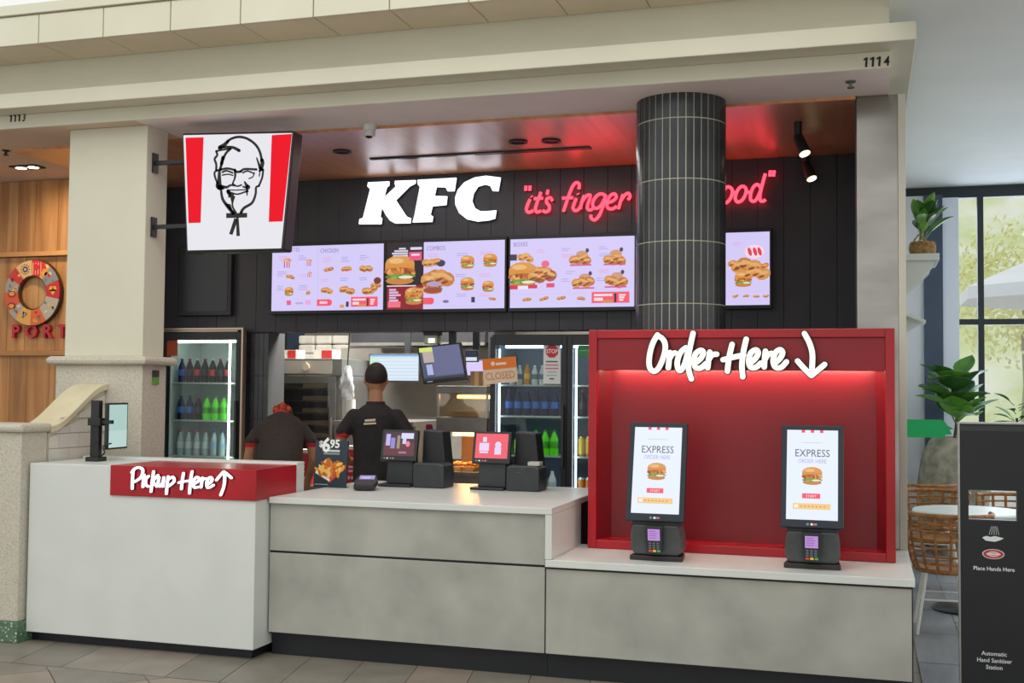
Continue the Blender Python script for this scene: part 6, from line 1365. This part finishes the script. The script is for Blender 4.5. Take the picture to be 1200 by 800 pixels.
# rattan chairs and table
M_ratt = mat('rattan_cane','#a8743c',0.5,noise=(25,'#8a5a2a',0.4,0.6)); M_cleg = mat('white_chair_leg','#e4e2da',0.4)
def rattan(name, label):
    root = thing(name, (0,0,-60), label, 'chair', 'rattan cafe chairs'); Z = -60
    def arc(r, z, a0, a1, n=18, ry=1.0): return [(r*math.cos(a0+(a1-a0)*k/n), r*ry*math.sin(a0+(a1-a0)*k/n), Z+z) for k in range(n+1)]
    A0, A1 = math.radians(-195), math.radians(15)          # open side faces +Y
    MB().tube(arc(0.285,0.80,A0,A1,24), 0.015, 8).build('top_rail', M_ratt, root, smooth=True)
    for z,r in ((0.745,0.283),(0.69,0.279),(0.635,0.272),(0.58,0.262),(0.525,0.25),(0.475,0.238)): MB().tube(arc(r,z,A0,A1,20), 0.009, 6).build('cane_hoop', M_ratt, root, smooth=True)
    for k in range(11):
        an = A0+(A1-A0)*k/10; pts = [(r*math.cos(an),r*math.sin(an),Z+z) for r,z in ((0.215,0.42),(0.24,0.475),(0.264,0.58),(0.281,0.70),(0.285,0.80))]
        MB().tube(pts, 0.011, 6).build('cane_rib', M_ratt, root, smooth=True)
    MB().lathe([(0,0.405),(0.22,0.405),(0.232,0.42),(0.22,0.435),(0,0.43)], (0,0,Z), 28).build('seat', M_ratt, root, smooth=True)
    for sx_ in (-1,1):
        for sy in (-1,1): MB().tube([(sx_*0.15,sy*0.15,Z+0.404),(sx_*0.215,sy*0.215,Z)], 0.011, 8).build('leg', M_cleg, root, smooth=True)
    mb = MB(); c = [(sx_*0.178,sy*0.178) for sx_,sy in ((-1,-1),(1,-1),(1,1),(-1,1))]
    for k in range(4): mb.tube([(c[k][0],c[k][1],Z+0.23),(c[(k+1)%4][0],c[(k+1)%4][1],Z+0.23)], 0.007, 6)
    mb.build('stretcher', M_cleg, root, smooth=True)
    return root
ch = rattan('rattan_chair', 'nearest rattan chair with its back to us, in front of the round table')
tq = PZ(1135,597,0.74); TX, TY = tq.x, 9.35
cq = P(1112,640,8.45); ch.location = (cq.x, 8.5, 0); WP[ch.name] = Vector(ch.location)
copy_tree(ch, (P(1092,560,10.25).x,10.2,0), PI, 'rattan chair facing us on the far side of the round table')
copy_tree(ch, (P(1088,560,11.25).x,11.2,0), 0.0, 'farthest rattan chair with its back to us, in front of the stone pot')
copy_tree(ch, (P(1188,580,10.0).x,10.0,0), PI*0.8, 'rattan chair seen through the cut out of the sanitiser stand')
tb = thing('cafe_table', (TX,TY,0), 'round white cafe table on a black disc base behind the sanitiser stand', 'table')
MB().lathe([(0,0.715),(0.4,0.715),(0.41,0.725),(0.41,0.735),(0.4,0.745),(0,0.745)], (TX,TY,0), 40).build('table_top', M_white, tb, smooth=True)
MB().lathe([(0.035,0.02),(0.03,0.714)], (TX,TY,0), 16).build('pedestal', M_black, tb, smooth=True)
MB().lathe([(0,0.0005),(0.27,0.0005),(0.275,0.01),(0.26,0.022),(0.04,0.03),(0,0.03)], (TX,TY,0), 36).build('disc_base', mat('black_disc','#20242c',0.35), tb, smooth=True)

# ================================================================== HAND SANITISER STAND
YN = 6.5
a, b = P(1122.5,494,YN), P(1206,494,YN); X0, X1, ZT_ = a.x, b.x, a.z
w0, w1, wz0, wz1 = P(1135,590,YN).x, P(1192,590,YN).x, P(1164,610.5,YN).z, P(1164,574.5,YN).z
sn = thing('sanitiser_stand', ((X0+X1)/2,YN+0.03,0), 'tall black automatic hand sanitiser stand at the right edge', 'sanitiser stand')
M_sn = mat('black_stand_face','#14171c',0.4,noise=(5,'#171a1f',0.4,0.6))
mb = MB(); mb.box(X0+0.008,YN,0.02,w0,YN+0.05,ZT_-0.01).box(w1,YN,0.02,X1-0.008,YN+0.05,ZT_-0.01).box(w0,YN,0.02,w1,YN+0.05,wz0).box(w0,YN,wz1,w1,YN+0.05,ZT_-0.01); mb.build('face_panel', M_sn, sn)
mb = MB(); mb.box(X0,YN-0.004,0.0,X0+0.0075,YN+0.055,ZT_).box(X1-0.0075,YN-0.004,0.0,X1,YN+0.055,ZT_).box(X0+0.0075,YN-0.004,ZT_-0.0095,X1-0.0075,YN+0.055,ZT_); mb.build('metal_edge', M_steel, sn)
box('header_strip', M_darkplastic, X0+0.009, YN-0.003, P(1160,505,YN).z, X1-0.009, YN-0.0005, P(1160,499,YN).z, sn)
box('floor_plate', mat('stand_foot','#2a2c40',0.4), X0-0.06, YN-0.12, 0.0005, X1+0.06, YN+0.3, 0.012, sn, 0.003)
box('drip_tray', M_darkplastic, w0+0.001, YN+0.001, wz0+0.0005, w1-0.001, YN+0.05, wz0+0.006, sn)
pl = front(0,YN,0); d = MB(); U = lambda px: P(px,640,YN).x; V = lambda py: P(1164,py,YN).z
d = MB()
for k in range(5): ribbon(d, [(U(1162+k*1.6), V(616.5)),(U(1159.2+k*2.9), V(626.5))], 0.0022, pl, 0.0, 0.0012, hx('#c9ced2'), False)
hw = [(1151,630),(1156,628),(1161,629),(1166,627.8),(1172,629),(1176.5,630),(1172,632.5),(1166,634.5),(1160,634),(1155,633.5)]
d.add([pl(U(x),V(y),0.001) for x,y in hw], [tuple(range(len(hw)))], hx('#dfe8e4'))
d.build('hand_icon', M_paper, sn); d = MB()
disc(d, pl, U(1164), V(649), 0.054,0.026,0.001,hx('#d8d2d0'),20); disc(d, pl, U(1164), V(649), 0.049,0.0225,0.0015,hx('#b8323c'),20); disc(d, pl, U(1164), V(649), 0.03,0.015,0.002,hx('#d8b8b4'),14); disc(d, pl, U(1164), V(649), 0.022,0.006,0.0025,hx('#a83038'),14)
rect(d, pl, U(1164)-0.034, V(649)-0.004, U(1164)+0.034, V(649)+0.004, 0.003, hx('#e8d4d0'))
d.build('round_badge', M_paper, sn); d = MB(); text(d,'Place Hands Here',pl,U(1164.5),V(668.5),0.029,0.001,hx('#e4e8ea'),bold=0.012,wscale=0.95)
d.build('printed_words', M_paper, sn); d = MB()
for s,py,sz_ in (('Automatic',768,0.033),('Hand Sanitiser',776,0.033),('Station',784,0.033)): text(d,s,pl,U(1164),V(py),sz_*0.92,0.001,hx('#d9dde0'),bold=0.012,wscale=0.95)
d.build('printed_words', M_paper, sn)
